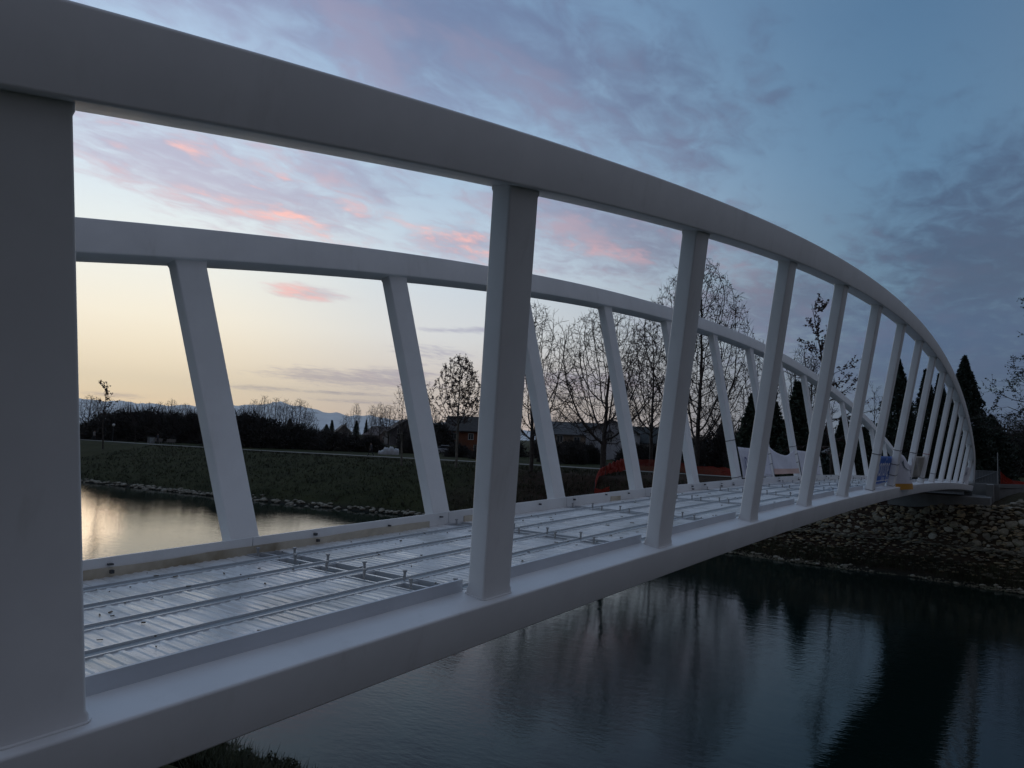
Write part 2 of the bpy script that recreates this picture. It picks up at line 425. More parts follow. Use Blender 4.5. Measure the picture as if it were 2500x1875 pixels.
def at_dist(u, v, dist):
    d = ray(u, v); p = d*dist
    return Vector((p[0], p[1], p[2]+ZC))
def ground_at(u, dist):
    d = ray(u, 1080); return Vector((d[0]*dist, d[1]*dist, gz(d[0]*dist, d[1]*dist)))

# water
def water_mat():
    mt = bpy.data.materials.new('river_water'); mt.use_nodes = True
    N = NT(mt.node_tree); b = N.n['Principled BSDF']
    b.inputs['Base Color'].default_value = (0.004, 0.012, 0.0105, 1); b.inputs['Roughness'].default_value = 0.04
    b.inputs['IOR'].default_value = 1.333; b.inputs['Specular IOR Level'].default_value = 0.34
    g = N.node('ShaderNodeNewGeometry').outputs['Position']
    mp = N.node('ShaderNodeMapping'); N.put(mp.inputs[0], g); mp.inputs['Rotation'].default_value = (0, 0, 0.6); mp.inputs['Scale'].default_value = (2.0, 0.9, 1)
    w1 = N.noise(mp.outputs[0], 1.1, 3, 0.5); w2 = N.noise(mp.outputs[0], 4.6, 3, 0.5)
    big = N.smooth(N.noise(g, 0.06, 3, 0.5), 0.35, 0.65)
    h = N.math('ADD', N.math('MULTIPLY', w1, 0.14), N.math('MULTIPLY', w2, N.math('ADD', N.math('MULTIPLY', big, 0.11), 0.045)))
    bn = N.node('ShaderNodeBump'); bn.inputs['Distance'].default_value = 0.035; bn.inputs['Strength'].default_value = 1.0
    N.put(bn.inputs['Height'], h); N.l.new(bn.outputs[0], b.inputs['Normal'])
    return mt
wv = [(-320, -6000, 0), (60, -6000, 0), (60, 9400, 0), (-320, 9400, 0)]
river = obj('river', wv, [(0, 1, 2, 3)], water_mat()); river['kind'] = 'structure'

# path along the top of the far bank
pys = np.concatenate([np.arange(14, 145, 1.5), np.arange(145, 420, 12)])
V = []; F = []
for k, y in enumerate(pys):
    xc = float(np.interp(y, PY, PX)); dxdy = (np.interp(y+1, PY, PX)-np.interp(y-1, PY, PX))/2
    n_ = Vector((1, -dxdy, 0)).normalized(); 
    for s in (-1.3, 1.3):
        V.append((xc+n_.x*s, y+n_.y*s, ZG+0.06))
for k in range(len(pys)-1): F.append((2*k, 2*k+1, 2*k+3, 2*k+2))
path = obj('path', V, F, M_PATH); path['kind'] = 'structure'

# ---------------------------------------------------------------- mountains
def mountains():
    pts = [(-700, 985), (-300, 955), (0, 962), (120, 968), (200, 975), (260, 979), (300, 977), (330, 984), (400, 990), (470, 992), (540, 985), (600, 988), (650, 986), (690, 982), (715, 991), (740, 992), (790, 1003),
           (850, 1014), (900, 1013), (950, 1022), (1050, 1030), (1200, 1045), (1400, 1062), (1600, 1072), (1900, 1085), (2300, 1100), (3000, 1128)]
    us = np.arange(-700, 3000, 8); vs = np.interp(us, [p[0] for p in pts], [p[1] for p in pts])
    V = []; rows = 6; rng = np.random.default_rng(3)
    for k, (u, v) in enumerate(zip(us, vs)):
        v = v+mnoise.noise((u*0.03, 1.7, 0))*5+mnoise.noise((u*0.11, 5.2, 0))*2.5
        d = ray(u, v); d = d/np.linalg.norm(d[:2])
        top = 17000*d; 
        for r in range(rows):
            f = r/(rows-1)                       # 0 foot .. 1 ridge
            dist = 11000+6000*f+mnoise.noise((u*0.02, r*0.9, 2))*500*(f > 0)*(f < 1)
            z = (top[2]+ZC)*f**1.3-30*(1-f)
            if 0 < f < 1: z *= 1+0.25*mnoise.noise((u*0.03, r*1.3, 7))
            V.append((d[0]*dist, d[1]*dist, z))
    n = len(us); F = [(k*rows+r, (k+1)*rows+r, (k+1)*rows+r+1, k*rows+r+1) for k in range(n-1) for r in range(rows-1)]
    o = obj('mountains', V, F, mat('mountain_hazed', (0.72, 0.76, 0.78), 0.95, var=0.06, vscale=0.002), smooth=True)  # pale snowy blue-grey, lightening of distant haze put into the colour
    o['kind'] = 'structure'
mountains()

# ---------------------------------------------------------------- the footbridge
BP = dict(d=2.28319, W=2.18535, s=0.17974, a=0.22335, b=0.10834, xN=0.91916, xm=13.9636, b0=-0.60712, b2=-0.36987, b4=0.00692,
          t0=2.09840, t2=-1.78653, t4=-0.13094, fan=0.016211)
XE = 33.0                                        # far end (units), the near end mirrors it
def zbu(x): q = (x-BP['xm'])/16; return BP['b0']+BP['b2']*q*q+BP['b4']*q**4
def ztu(x):
    q = (x-BP['xm'])/16; z = BP['t0']+BP['t2']*q*q+BP['t4']*q**4
    h = abs(x-BP['xm'])-(30.4-BP['xm'])
    if h > 0: z -= 0.062*h*h
    return z
S_ = {-1: -BP['s'], 1: BP['s']}                  # lean per truss (near -1, far +1)
Y_ = {-1: BP['d'], 1: BP['d']+BP['W']}
CN = 1/math.sqrt(1+BP['s']**2)
def wpt(x, y, z): return (x*SC, y*SC, z*SC+ZC)
def truss_frame(side): # in-plane "up" and the transverse axis (towards +y)
    s = S_[side]
    return (s*CN, CN), (CN, -s*CN)               # (dy, dz) of up, (dy, dz) of transverse
bridge = thing('footbridge', 'white steel tied-arch footbridge with outward leaning trusses spanning the river', 'bridge', (BP['xm']*SC, 5.4, zbu(BP['xm'])*SC+ZC))
def chord_rings(side, zfun, base_z, w0, w1, h0, h1, r, xs):
    (uy, uz), (ty, tz) = truss_frame(side); rings = []
    sec = rrect(w0, w1, h0, h1, r, 4)
    s = S_[side]
    for x in xs:
        B = zbu(x); z = zfun(x); y = Y_[side]+s*(z-B)
        sl = (zfun(x+0.05)-zfun(x-0.05))/0.1; nl = 1/math.sqrt(1+sl*sl)
        ring = []
        for (w, h) in sec:
            ww = w if side == -1 else -w       # mirror so that negative w is always the outer side
            # section stands square to the curve
            px = x-sl*nl*h; py = y+ty*ww+uy*h*nl; pz = z+tz*ww+uz*h*nl
            ring.append(wpt(px, py, pz))
        if side == 1: ring.reverse()
        rings.append(ring)
    return rings
XS0 = 2*BP['xm']-XE
xs_all = list(np.linspace(XS0, XE, 110))
for side, nm in ((-1, 'near'), (1, 'far')):
    V, F = sweep(chord_rings(side, zbu, 0, -0.103, 0.098, -0.205, 0.0, 0.0115, xs_all)); obj('bottom_chord', V, F, M_WHITE, bridge, True)
    V, F = sweep(chord_rings(side, ztu, 0, -0.100, 0.100, 0.0, 0.228, 0.0115, xs_all)); obj('arch_chord', V, F, M_WHITE, bridge, True)
# measured small corrections of the post lines (units): index -> (base dx, top dx)
FIX = {(-1, 0): (-0.036, 0.028), (-1, 1): (0.004, -0.006), (-1, 2): (0.0, -0.018)}
POSTS = {}
for side in (-1, 1):
    (uy, uz), (ty, tz) = truss_frame(side); s = S_[side]
    for i in range(-2, 17):
        x0 = BP['xN']+2.0*i
        if x0 > 32.4: continue
        lean = BP['fan']*(x0-BP['xm']); fb, ft = FIX.get((side, i), (0, 0))
        B = zbu(x0); zt_ = ztu(x0)
        for _ in range(4): xt = x0+lean*(zt_-B); zt_ = ztu(xt)
        xb = x0+fb; xt += ft
        rings = []
        for (t, grow) in ((-0.05, 0.006), (0.012, 0.006), (0.019, 0.0), (0.985, 0.0), (0.992, 0.005), (1.03, 0.005)):
            x = xb+(xt-xb)*t; z = B+(zt_-B)*t; y = Y_[side]+s*(z-B)
            sec = rrect(-BP['a']/2-grow, BP['a']/2+grow, -BP['b']/2-grow, BP['b']/2+grow, 0.0125+grow*0.5, 4)
            # cut the ends along the chord slope
            slb = (zbu(x0+.05)-zbu(x0-.05))/.1; slt = (ztu(xt+.05)-ztu(xt-.05))/.1
            sl = slb*(1-t)+slt*t
            ring = [wpt(x+p, y+ty*w, z+tz*w+sl*p) for (p, w) in sec]
            rings.append(ring)
        V, F = sweep(rings); obj('post', V, F, M_WHITE, bridge, True)
        POSTS[(side, i)] = (x0, B, xt, zt_)
# deck (levels relative to the chord top, metres)
DZ = -0.06*SC
YN, YF = 2.378*SC, 4.335*SC                        # inner faces of the edge plates
def zdeck(X, extra=0.0): return zbu(X/SC)*SC+ZC+DZ+extra
def zchord(X): return zbu(X/SC)*SC+ZC
XA, XB = XS0*SC+0.2, XE*SC-0.15
def strip_along(y0, y1, z0f, z1f, xa, xb, n, thick=None):
    xs = np.linspace(xa, xb, n); V = []; F = []
    for x in xs: V += [(x, y0, z0f(x)), (x, y1, z1f(x))]
    for k in range(n-1): F.append((2*k, 2*k+2, 2*k+3, 2*k+1))
    return V, F
def bar_along(y0, y1, zlo, zhi, xa, xb, n):
    xs = np.linspace(xa, xb, n); rings = [[(x, y0, zlo(x)), (x, y1, zlo(x)), (x, y1, zhi(x)), (x, y0, zhi(x))] for x in xs]
    return sweep(rings)
# edge plates between the posts
for side in (-1, 1):
    idx = sorted(i for (s_, i) in POSTS if s_ == side)
    for i in idx[:-1]:
        xa = POSTS[(side, i)][0]*SC+BP['a']/2*SC*(1 if side == -1 else -1); xb = POSTS[(side, i+1)][0]*SC+BP['a']/2*SC*(-1)
        y0, y1 = (YN-0.025, YN) if side == -1 else (YF, YF+0.025)
        if side == 1: xa, xb = POSTS[(side, i)][0]*SC+0.0, POSTS[(side, i+1)][0]*SC-0.012
        V, F = bar_along(y0, y1, lambda x: zchord(x)-0.19, lambda x: zchord(x)+(0.118 if side == -1 else 0.085), xa, xb, 6)
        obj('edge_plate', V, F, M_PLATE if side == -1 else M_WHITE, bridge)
# stained band along the foot of the far plate
for xa, xb, hh in ((-1.6, 2.62, 0.075), (2.68, 7.45, 0.072), (8.2, 9.0, 0.070), (12.7, 13.1, 0.068)):
    V, F = bar_along(YF-0.018, YF-0.002, lambda x: zdeck(x)-0.02, lambda x: zdeck(x)+0.088+0.006*math.sin(x*3.1)+0.004*math.sin(x*11), xa, xb, 14)
    obj('stained_band', V, F, M_FOAM, bridge)
# small clips on the far plate
X = 1.0
while X < 44:
    z = zchord(X); mb = MB(); mb.box(X, YF-0.02, z+0.02+R.uniform(-.02, .03), R.uniform(.02, .05), 0.04, R.uniform(.012, .03)); mb.build('clip', M_DARKST, bridge)
    if R.random() < 0.5: mb = MB(); mb.box(X+R.uniform(-.04, .04), YF-0.03, z-0.045, 0.03, 0.05, 0.03); mb.build('clip', M_DARKST, bridge)
    X += R.uniform(0.7, 2.4)
GUT = [4.19, 4.79, 5.38, 5.96, 6.55]
GW = 0.068
for gy_ in GUT:
    V, F = bar_along(gy_-GW, gy_+GW, lambda x: zdeck(x)-0.07, lambda x: zdeck(x)-0.004, XA, XB, 90); g_ = obj('joint_channel', V, F, M_GUTTER, bridge)
    for sg in (-1, 1):
        V, F = bar_along(gy_+sg*GW-0.006, gy_+sg*GW+0.006, lambda x: zdeck(x)-0.06, lambda x: zdeck(x)+0.012, XA, XB, 90); obj('lip', V, F, M_GUTLIP, g_)
# ribbed sheets: one part for each panel of each bay
rows_x = [POSTS[(1, i)][0]*SC+0.10 for i in sorted(i for (s_, i) in POSTS if s_ == 1)]
edges_y = [YN+0.002]+[v for g in GUT for v in (g-GW-0.008, g+GW+0.008)]+[YF-0.002]
panels_y = [(edges_y[2*k], edges_y[2*k+1]) for k in range(len(edges_y)//2)]
bounds = [XA]+rows_x+[XB]
PK = 0.19                                          # half length of the stud pockets
studs_mesh = None
def lathe(profile, n=8):
    V = []; F = []
    for (r, z) in profile: V += [(r*math.cos(2*math.pi*k/n), r*math.sin(2*math.pi*k/n), z) for k in range(n)]
    for i in range(len(profile)-1):
        for k in range(n): F.append((i*n+k, i*n+(k+1) % n, (i+1)*n+(k+1) % n, (i+1)*n+k))
    F.append(tuple(range((len(profile)-1)*n, len(profile)*n)))
    return V, F
for bi in range(len(bounds)-1):
    x0, x1 = bounds[bi], bounds[bi+1]
    xa = x0+(PK if bi > 0 else 0)+0.01; xb = x1-(PK if bi < len(bounds)-2 else 0)-0.01
    nr = max(4, int((xb-xa)/0.085)); st = (xb-xa)/nr
    rib_h = 0.0055
    for (ya, yb) in panels_y:
        V = []; F = []
        k = 0
        for r in range(nr):
            xs_ = xa+r*st
            for (fx, hh) in ((0.0, 0.0), (0.42, 0.0), (0.56, rib_h), (0.86, rib_h)):
                x = xs_+fx*st; jz = 0.0025*math.sin(r*1.7+ya*3)*(1 if hh else 0.4)
                V += [(x, ya, zdeck(x)+hh+jz), (x, yb, zdeck(x)+hh+jz)]
        V += [(xb, ya, zdeck(xb)), (xb, yb, zdeck(xb))]
        n_ = len(V)//2
        F = [(2*k, 2*k+2, 2*k+3, 2*k+1) for k in range(n_-1)]
        obj('deck_sheet', V, F, M_DECK, bridge)
sV, sF = lathe([(0.013, -0.16), (0.013, 0.062), (0.021, 0.064), (0.022, 0.078), (0.018, 0.081)], 8)
stud_me = bpy.data.meshes.new('shear_stud'); stud_me.from_pydata(sV, [], sF); stud_me.materials.append(M_STUD)
bo = origin(bridge)
for ri, X in enumerate(rows_x):
    # cross beam below the row
    mb = MB(); mb.box(X, (YN+YF)/2, zdeck(X)-0.19, 0.24, YF-YN-0.004, 0.10)
    mb.build('cross_beam', M_WHITE, bridge)
    for pi, (ya, yb) in enumerate(panels_y):
        if yb-ya < 0.25: ya2, yb2 = ya, yb
        else: ya2, yb2 = ya, yb
        z = zdeck(X); sl = (zdeck(X+.2)-zdeck(X-.2))/.4
        mb = MB()
        jit = R.uniform(-0.02, 0.02)
        for xx in (-PK+0.01, jit, PK-0.01):
            w = 0.022 if abs(xx) > 0.1 else 0.035
            mb.box(X+xx, (ya2+yb2)/2, z+sl*xx-0.015, w, yb2-ya2, 0.05)
        for yy in (ya2+0.015, yb2-0.015): mb.box(X, yy, z-0.015, 2*PK-0.04, 0.018, 0.046)
        mb.build('stud_pocket', M_GUTLIP, bridge)
    for k in range(11):
        y = YN+0.16+(YF-YN-0.3)*k/10+R.uniform(-0.03, 0.03)
        xx = X+(0.11 if k % 2 else -0.11)+R.uniform(-0.03, 0.03)
        o = link('shear_stud', stud_me, None, bridge, (xx-bo.x, y-bo.y, zdeck(xx)+0.012-bo.z)); o.rotation_euler = (R.uniform(-.06, .06), R.uniform(-.06, .06), 0)
# scraps and dirt left lying on the sheets
dm = MB()
for _ in range(260):
    x_ = 2+42*R.random()**1.6; y_ = R.uniform(YN+0.1, YF-0.1); a_ = R.uniform(0, 3.14); l_ = R.uniform(0.006, 0.03)*(0.6+x_*0.05); w_ = R.uniform(0.003, 0.009)*(0.6+x_*0.05); z_ = zdeck(x_)+0.009
    ca, sa = math.cos(a_), math.sin(a_); base_ = [(x_+ca*p_*l_-sa*q_*w_, y_+sa*p_*l_+ca*q_*w_) for p_, q_ in ((-1, -1), (1, -1), (1, 1), (-1, 1))]
    dm.add([(bx, by, z_) for bx, by in base_]+[(bx, by, z_+R.uniform(0.003, 0.012)) for bx, by in base_], [(4, 5, 6, 7), (0, 1, 5, 4), (1, 2, 6, 5), (2, 3, 7, 6), (3, 0, 4, 7), (3, 2, 1, 0)])
dm_o = dm.build('deck_debris', mat('debris', (0.13, 0.105, 0.075), 0.9, var=0.5, vscale=2), bridge); dm_o['kind'] = 'stuff'
# under-deck sheet keeps the bridge closed from below
V, F = bar_along(YN-0.02, YF+0.02, lambda x: zdeck(x)-0.13, lambda x: zdeck(x)-0.09, XA, XB, 60)
obj('soffit_plate', V, F, M_GUTTER, bridge)
# end plates at both ends of the deck
for X in (XA-0.01, XB+0.01):
    mb = MB(); mb.box(X, (YN+YF)/2, zdeck(X)-0.16, 0.02, YF-YN+0.02, 0.42); mb.build('end_plate', M_WHITE, bridge)

# ---------------------------------------------------------------- banners tied to the posts
def truss_pt(side, x, h, off=0.0):
    """point over the chord at station x (units), h above the chord, off = metres to the inside (+) or outside (-) of the truss line"""
    B = zbu(x); s = S_[side]; z = B+h
    y = Y_[side]+s*h
    return Vector(wpt(x, y, z))+Vector((0, off if side == -1 else -off, 0))
def banner(name, label, side, xa, xb, h0, h1, off, material, sag=0.0, bulge=0.0, sway=0.0, skew=1.0, nu=14, nv=9, group='banners tied to the bridge posts'):
    c = truss_pt(side, (xa+xb)/2, h0, off)
    t = thing(name, label, 'banner', c, 0, group)
    V = []; F = []
    for i in range(nu+1):
        for j in range(nv+1):
            fu, fv = i/nu, j/nv
            e = 4*fu**skew*(1-fu**skew)
            x = xa+(xb-xa)*fu; h = h0+(h1-h0)*fv-sag*e*fv*fv
            o_ = off+bulge*math.sin(math.pi*fu)*(1-0.6*fv)+0.025*math.sin(fu*9+fv*4)*(0.4+e)+sway*(1-fv)
            p = truss_pt(side, x, h, o_); V.append(tuple(p))
    for i in range(nu):
        for j in range(nv):
            a_ = i*(nv+1)+j; F.append((a_, a_+nv+1, a_+nv+2, a_+1))
    o = obj('sheet', V, F, material, t, True)
    so = o.modifiers.new('thick', 'SOLIDIFY'); so.thickness = 0.004
    return t
def text_mesh(body, size, mapf, material, parent, name='lettering', squeeze=1.0, bold=0.0):
    cu = bpy.data.curves.new('txt', 'FONT'); cu.body = body; cu.size = 1.0; cu.align_x = 'CENTER'; cu.align_y = 'CENTER'; cu.offset = bold; cu.resolution_u = 3
    to = bpy.data.objects.new('txt', cu); COL.objects.link(to)
    bpy.context.view_layer.update()
    me = bpy.data.meshes.new_from_object(to.evaluated_get(bpy.context.evaluated_depsgraph_get()))
    bpy.data.objects.remove(to); 
    o_ = origin(parent)
    for v in me.vertices:
        p = mapf(v.co.x*size*squeeze, v.co.y*size); v.co = (p[0]-o_.x, p[1]-o_.y, p[2]-o_.z)
    me.materials.clear(); me.materials.append(material)
    return link(name, me, None, parent)
M_BLUE = mat('banner_blue', (0.045, 0.16, 0.55), 0.6)
M_BWHITE = mat('banner_white', (0.66, 0.66, 0.72), 0.6, var=0.05)
M_BGREY = mat('banner_grey', (0.36, 0.34, 0.30), 0.6, var=0.05)
M_INK = mat('banner_ink', (0.10, 0.11, 0.22), 0.6)
M_YEL = mat('banner_yellow', (0.55, 0.26, 0.02), 0.6)
M_ORG = mat('banner_orange', (0.62, 0.42, 0.36), 0.6)
def rope_ring(parent, side, i, h, mat_=M_BLACK, drop=0.03):
    x0, B, xt, zt_ = POSTS[(side, i)]
    lean = (xt-x0)/(zt_-B); V = []; pts = rrect(-BP['a']/2-0.004, BP['a']/2+0.004, -BP['b']/2-0.004, BP['b']/2+0.004, 0.018, 3)
    (uy, uz), (ty, tz) = truss_frame(side)
    P = []
    for (p, w) in pts:
        c = truss_pt(side, x0+lean*h+p, h); P.append((c.x, c.y+ty*w*SC, c.z+tz*w*SC+drop*p/BP['a']))
    P.append(P[0])
    Vv, Q = segs_mesh('r', P[:-1], P[1:], [0.009]*(len(P)-1), [0.009]*(len(P)-1), 4)
    obj('rope', [tuple(v) for v in Vv], [tuple(int(i_) for i_ in q) for q in Q], mat_, parent)
xs_of = lambda i: BP['xN']+2.0*i
def weld(side, i):
    x0, B, xt, zt_ = POSTS[(side, i)]; fb = FIX.get((side, i), (0, 0))[0]
    for (xc, h, zf, sg) in ((x0+fb, 0.004, zbu, 1),):
        (uy, uz), (ty, tz) = truss_frame(side); P = []
        for (p_, w_) in rrect(-BP['a']/2-0.009, BP['a']/2+0.009, -BP['b']/2-0.009, BP['b']/2+0.009, 0.022, 4):
            z = zf(xc+p_); hh = (z-zbu(xc)) if sg < 0 else 0.0
            c = Vector(wpt(xc+p_, Y_[side]+S_[side]*hh, z)); P.append((c.x, c.y+ty*w_*SC, c.z+tz*w_*SC+sg*0.004))
        P.append(P[0])
        Vv, Q = segs_mesh('r', P[:-1], P[1:], [0.008]*(len(P)-1), [0.008]*(len(P)-1), 6)
        obj('weld_bead', [tuple(v) for v in Vv], [tuple(int(i_) for i_ in q) for q in Q], M_WHITE, bridge, True)
for i_w in range(0, 7): weld(-1, i_w)
for i_w in range(1, 5): weld(1, i_w)
# near truss: blue banner between the seventh and eighth posts in view
b1 = banner('banner', 'blue banner with white lettering tied between two near posts of the bridge', -1, xs_of(6)+0.14, xs_of(7)+0.02, 0.075, 0.555, 0.12, M_BLUE)
def map_b1(x, y):
    u = (xs_of(6)+xs_of(7))/2+0.12+x/SC; return truss_pt(-1, u, 0.36+y/SC, 0.065)
M_TXT = mat('banner_text', (0.9, 0.9, 0.9), 0.6)
text_mesh('ponting', 0.80, map_b1, M_TXT, b1, squeeze=0.78)
text_mesh('bridges', 0.17, lambda x, y: map_b1(x+0.2, y-0.31), M_TXT, b1)
mb = MB(); P4 = [truss_pt(-1, xs_of(6)+fx, fh, 0.065) for fx, fh in ((0.30, 0.118), (1.95, 0.118), (1.95, 0.131), (0.30, 0.131))]
mb.add(P4, [(0, 1, 2, 3)]); mb.build('underline', M_TXT, b1)
rope_ring(b1, -1, 6, 0.60); rope_ring(b1, -1, 6, 0.02); rope_ring(b1, -1, 7, 0.42); rope_ring(b1, -1, 7, 0.22)
# near truss: white banner with yellow foot
b2 = banner('banner', 'white sagging banner with yellow foot bulging out between near posts', -1, xs_of(7)+0.05, xs_of(8)+0.0, -0.07, 0.62, 0.02, M_BWHITE, sag=0.22, bulge=-0.36, skew=1.9)
def map_b2(fu, fv, lift=0.012):
    e = 4*fu**1.9*(1-fu**1.9); x = xs_of(7)+0.05+(1.95)*fu; h = -0.07+0.69*fv-0.22*e*fv*fv
    return truss_pt(-1, x, h, 0.02-0.36*math.sin(math.pi*fu)*(1-0.6*fv)+0.025*math.sin(fu*9+fv*4)*(0.4+e)-lift)
def patch(parent, name, mapf, u0, u1, v0, v1, material, nu=14, nv=5):
    V = [tuple(mapf(u0+(u1-u0)*i/nu, v0+(v1-v0)*j/nv)) for i in range(nu+1) for j in range(nv+1)]
    F = [(i*(nv+1)+j, (i+1)*(nv+1)+j, (i+1)*(nv+1)+j+1, i*(nv+1)+j+1) for i in range(nu) for j in range(nv)]
    return obj(name, V, F, material, parent, True)
patch(b2, 'yellow_foot', map_b2, 0.0, 0.86, 0.0, 0.17, M_YEL)
def mark(parent, mapf, strokes, material, w=0.012):
    mb = MB()
    for (a_, b_) in strokes:
        n = 6
        d = Vector((b_[0]-a_[0], b_[1]-a_[1])); pr = Vector((-d.y, d.x)).normalized()*w
        for k in range(n):
            q0 = (a_[0]+d.x*k/n, a_[1]+d.y*k/n); q1 = (a_[0]+d.x*(k+1)/n, a_[1]+d.y*(k+1)/n)
            P = [mapf(q0[0]-pr.x, q0[1]-pr.y), mapf(q1[0]-pr.x, q1[1]-pr.y), mapf(q1[0]+pr.x, q1[1]+pr.y), mapf(q0[0]+pr.x, q0[1]+pr.y)]
            mb.add(P, [(0, 1, 2, 3)])
    return mb.build('printed_mark', material, parent)
M_MARK = mat('banner_mark', (0.08, 0.13, 0.18), 0.6)
mark(b2, map_b2, [((0.16, 0.80), (0.24, 0.66)), ((0.19, 0.84), (0.21, 0.68)), ((0.22, 0.66), (0.34, 0.60)), ((0.34, 0.60), (0.52, 0.64)), ((0.40, 0.36), (0.62, 0.35)), ((0.40, 0.31), (0.66, 0.31)),
                  ((0.62, 0.62), (0.70, 0.70)), ((0.70, 0.70), (0.78, 0.66)), ((0.64, 0.55), (0.74, 0.60))], M_MARK)
rope_ring(b2, -1, 7, 0.68); rope_ring(b2, -1, 7, 0.03); rope_ring(b2, -1, 8, 0.66)
b3 = banner('banner', 'grey banner with dark letters between the ninth and tenth near posts', -1, xs_of(8)+0.06, xs_of(9)+0.05, 0.13, 0.62, 0.03, M_BGREY, sag=0.03, bulge=-0.06)
text_mesh('UX', 0.50, lambda x, y: truss_pt(-1, xs_of(8)+0.55+x/SC, 0.40+y/SC, -0.075), M_INK, b3, squeeze=0.7)
rope_ring(b3, -1, 9, 0.67, mat('red_rope', (0.35, 0.03, 0.04), 0.7)); rope_ring(b3, -1, 9, 0.12); rope_ring(b3, -1, 10, 0.22)
# far truss: three white banners
b4 = banner('banner', 'white banner with grey lettering on the far side railing', 1, xs_of(6)+0.17, xs_of(7)-0.05, 0.06, 0.63, 0.10, M_BWHITE, sag=0.02, sway=0.0)
text_mesh('po', 0.72, lambda x, y: truss_pt(1, xs_of(6)+0.46+x/SC, 0.38+y/SC, 0.17), M_INK, b4, squeeze=0.8)
b5 = banner('banner', 'plain white banner with sagging top edge on the far side railing', 1, xs_of(7)+0.1, xs_of(8)-0.02, 0.10, 0.66, 0.09, M_BWHITE, sag=0.17, bulge=0.05)
def map_b5(fu, fv):
    e = 4*fu*(1-fu); x = xs_of(7)+0.1+1.88*fu
    return truss_pt(1, x, 0.10+0.56*fv-0.17*e*fv*fv, 0.09+0.05*math.sin(math.pi*fu)*(1-0.6*fv)+0.025*math.sin(fu*9+fv*4)*(0.4+e)+0.012)
patch(b5, 'peach_foot', map_b5, 0.0, 1.0, 0.0, 0.20, M_ORG)
b6 = banner('banner', 'taut white banner right of the sagging one on the far railing', 1, xs_of(8)+0.15, xs_of(9)-0.1, 0.02, 0.62, 0.09, M_BWHITE, sag=0.015)
rope_ring(b4, 1, 6, 0.74); rope_ring(b4, 1, 6, 0.08); rope_ring(b5, 1, 7, 0.5); rope_ring(b5, 1, 7, 0.3); rope_ring(b5, 1, 8, 0.70); rope_ring(b5, 1, 8, 0.52); rope_ring(b6, 1, 8, 0.34); rope_ring(b6, 1, 9, 0.25)
# last bay of the near truss: white mesh banner with printed strokes
b7 = banner('banner', 'narrow white banner with printed strokes in the last bay of the near truss', -1, xs_of(14)+0.14, xs_of(15)+0.55, 0.05, 0.62, 0.06, M_BWHITE)
mark(b7, lambda u, v: truss_pt(-1, xs_of(14)+0.14+2.4*u, 0.05+0.57*v, 0.045), [((0.2+0.13*k, 0.25+0.06*k), (0.27+0.13*k, 0.50+0.05*k)) for k in range(5)], M_INK, 0.02)

# ---------------------------------------------------------------- abutments
ab = thing('bridge_abutment', 'grey concrete abutment carrying the far end of the bridge above the stones', 'abutment', (51.0, 5.2, 3.2))
mb = MB(); mb.box(51.6, 5.15, 3.3, 3.6, 5.3, 2.1); mb.build('bearing_seat', M_CONC, ab)                       # seat top at 4.35
mb = MB(); mb.box(53.65, 5.15, 3.8, 0.5, 5.9, 2.55); mb.build('back_wall', M_CONC, ab)
mb = MB(); mb.add([(53.9, 2.4, 2.6), (54.4, 2.2, 2.6), (62, -2.5, 2.9), (61.7, -2.9, 2.9), (53.9, 2.4, 5.06), (54.4, 2.2, 5.06), (62, -2.5, 5.0), (61.7, -2.9, 5.0)],
       [(0, 3, 2, 1), (4, 5, 6, 7), (0, 4, 7, 3), (1, 2, 6, 5), (0, 1, 5, 4), (3, 7, 6, 2)])
mb.build('wing_wall', M_CONC, ab)
mb = MB(); mb.box(53.2, 2.62, 3.7, 2.6, 0.35, 2.7); mb.build('side_cheek', M_CONC, ab)
mb = MB(); mb.box(53.2, 8.0, 3.7, 2.6, 0.35, 2.7); mb.build('side_cheek', M_CONC, ab)
for y in (YN-0.1, YF+0.1):
    mb = MB(); mb.box(XE*SC-1.0, y, 4.46, 0.4, 0.4, 0.22); mb.build('bearing_pad', M_DARKST, ab)
# approach fill behind the far abutment
def ramp():
    V = []; F = []; xs = np.linspace(53.9, 75, 16)
    for x in xs:
        f = min(1, max(0, (x-56)/17)); zt_ = 5.0*(1-f)+(ZG+0.02)*f
        yn_ = max(2.35-(x-53.9)*0.605, -2.6)
        for (y, dz_) in ((yn_-0.1, -0.05), (yn_+0.5, 0), (8.2, 0), (12.0, -1.4)): V.append((x, y, max(zt_+dz_-(0.12 if y < 8 else 0), ZG-0.35)))
    for k in range(len(xs)-1):
        for j in range(3): a_ = 4*k+j; F.append((a_, a_+4, a_+5, a_+1))
    o = obj('approach_ramp', V, F, mat('ramp_earth', (0.06, 0.05, 0.038), 0.95, var=0.3, vscale=1.2, bump=0.05, bscale=3), smooth=True); o['kind'] = 'structure'
ramp()

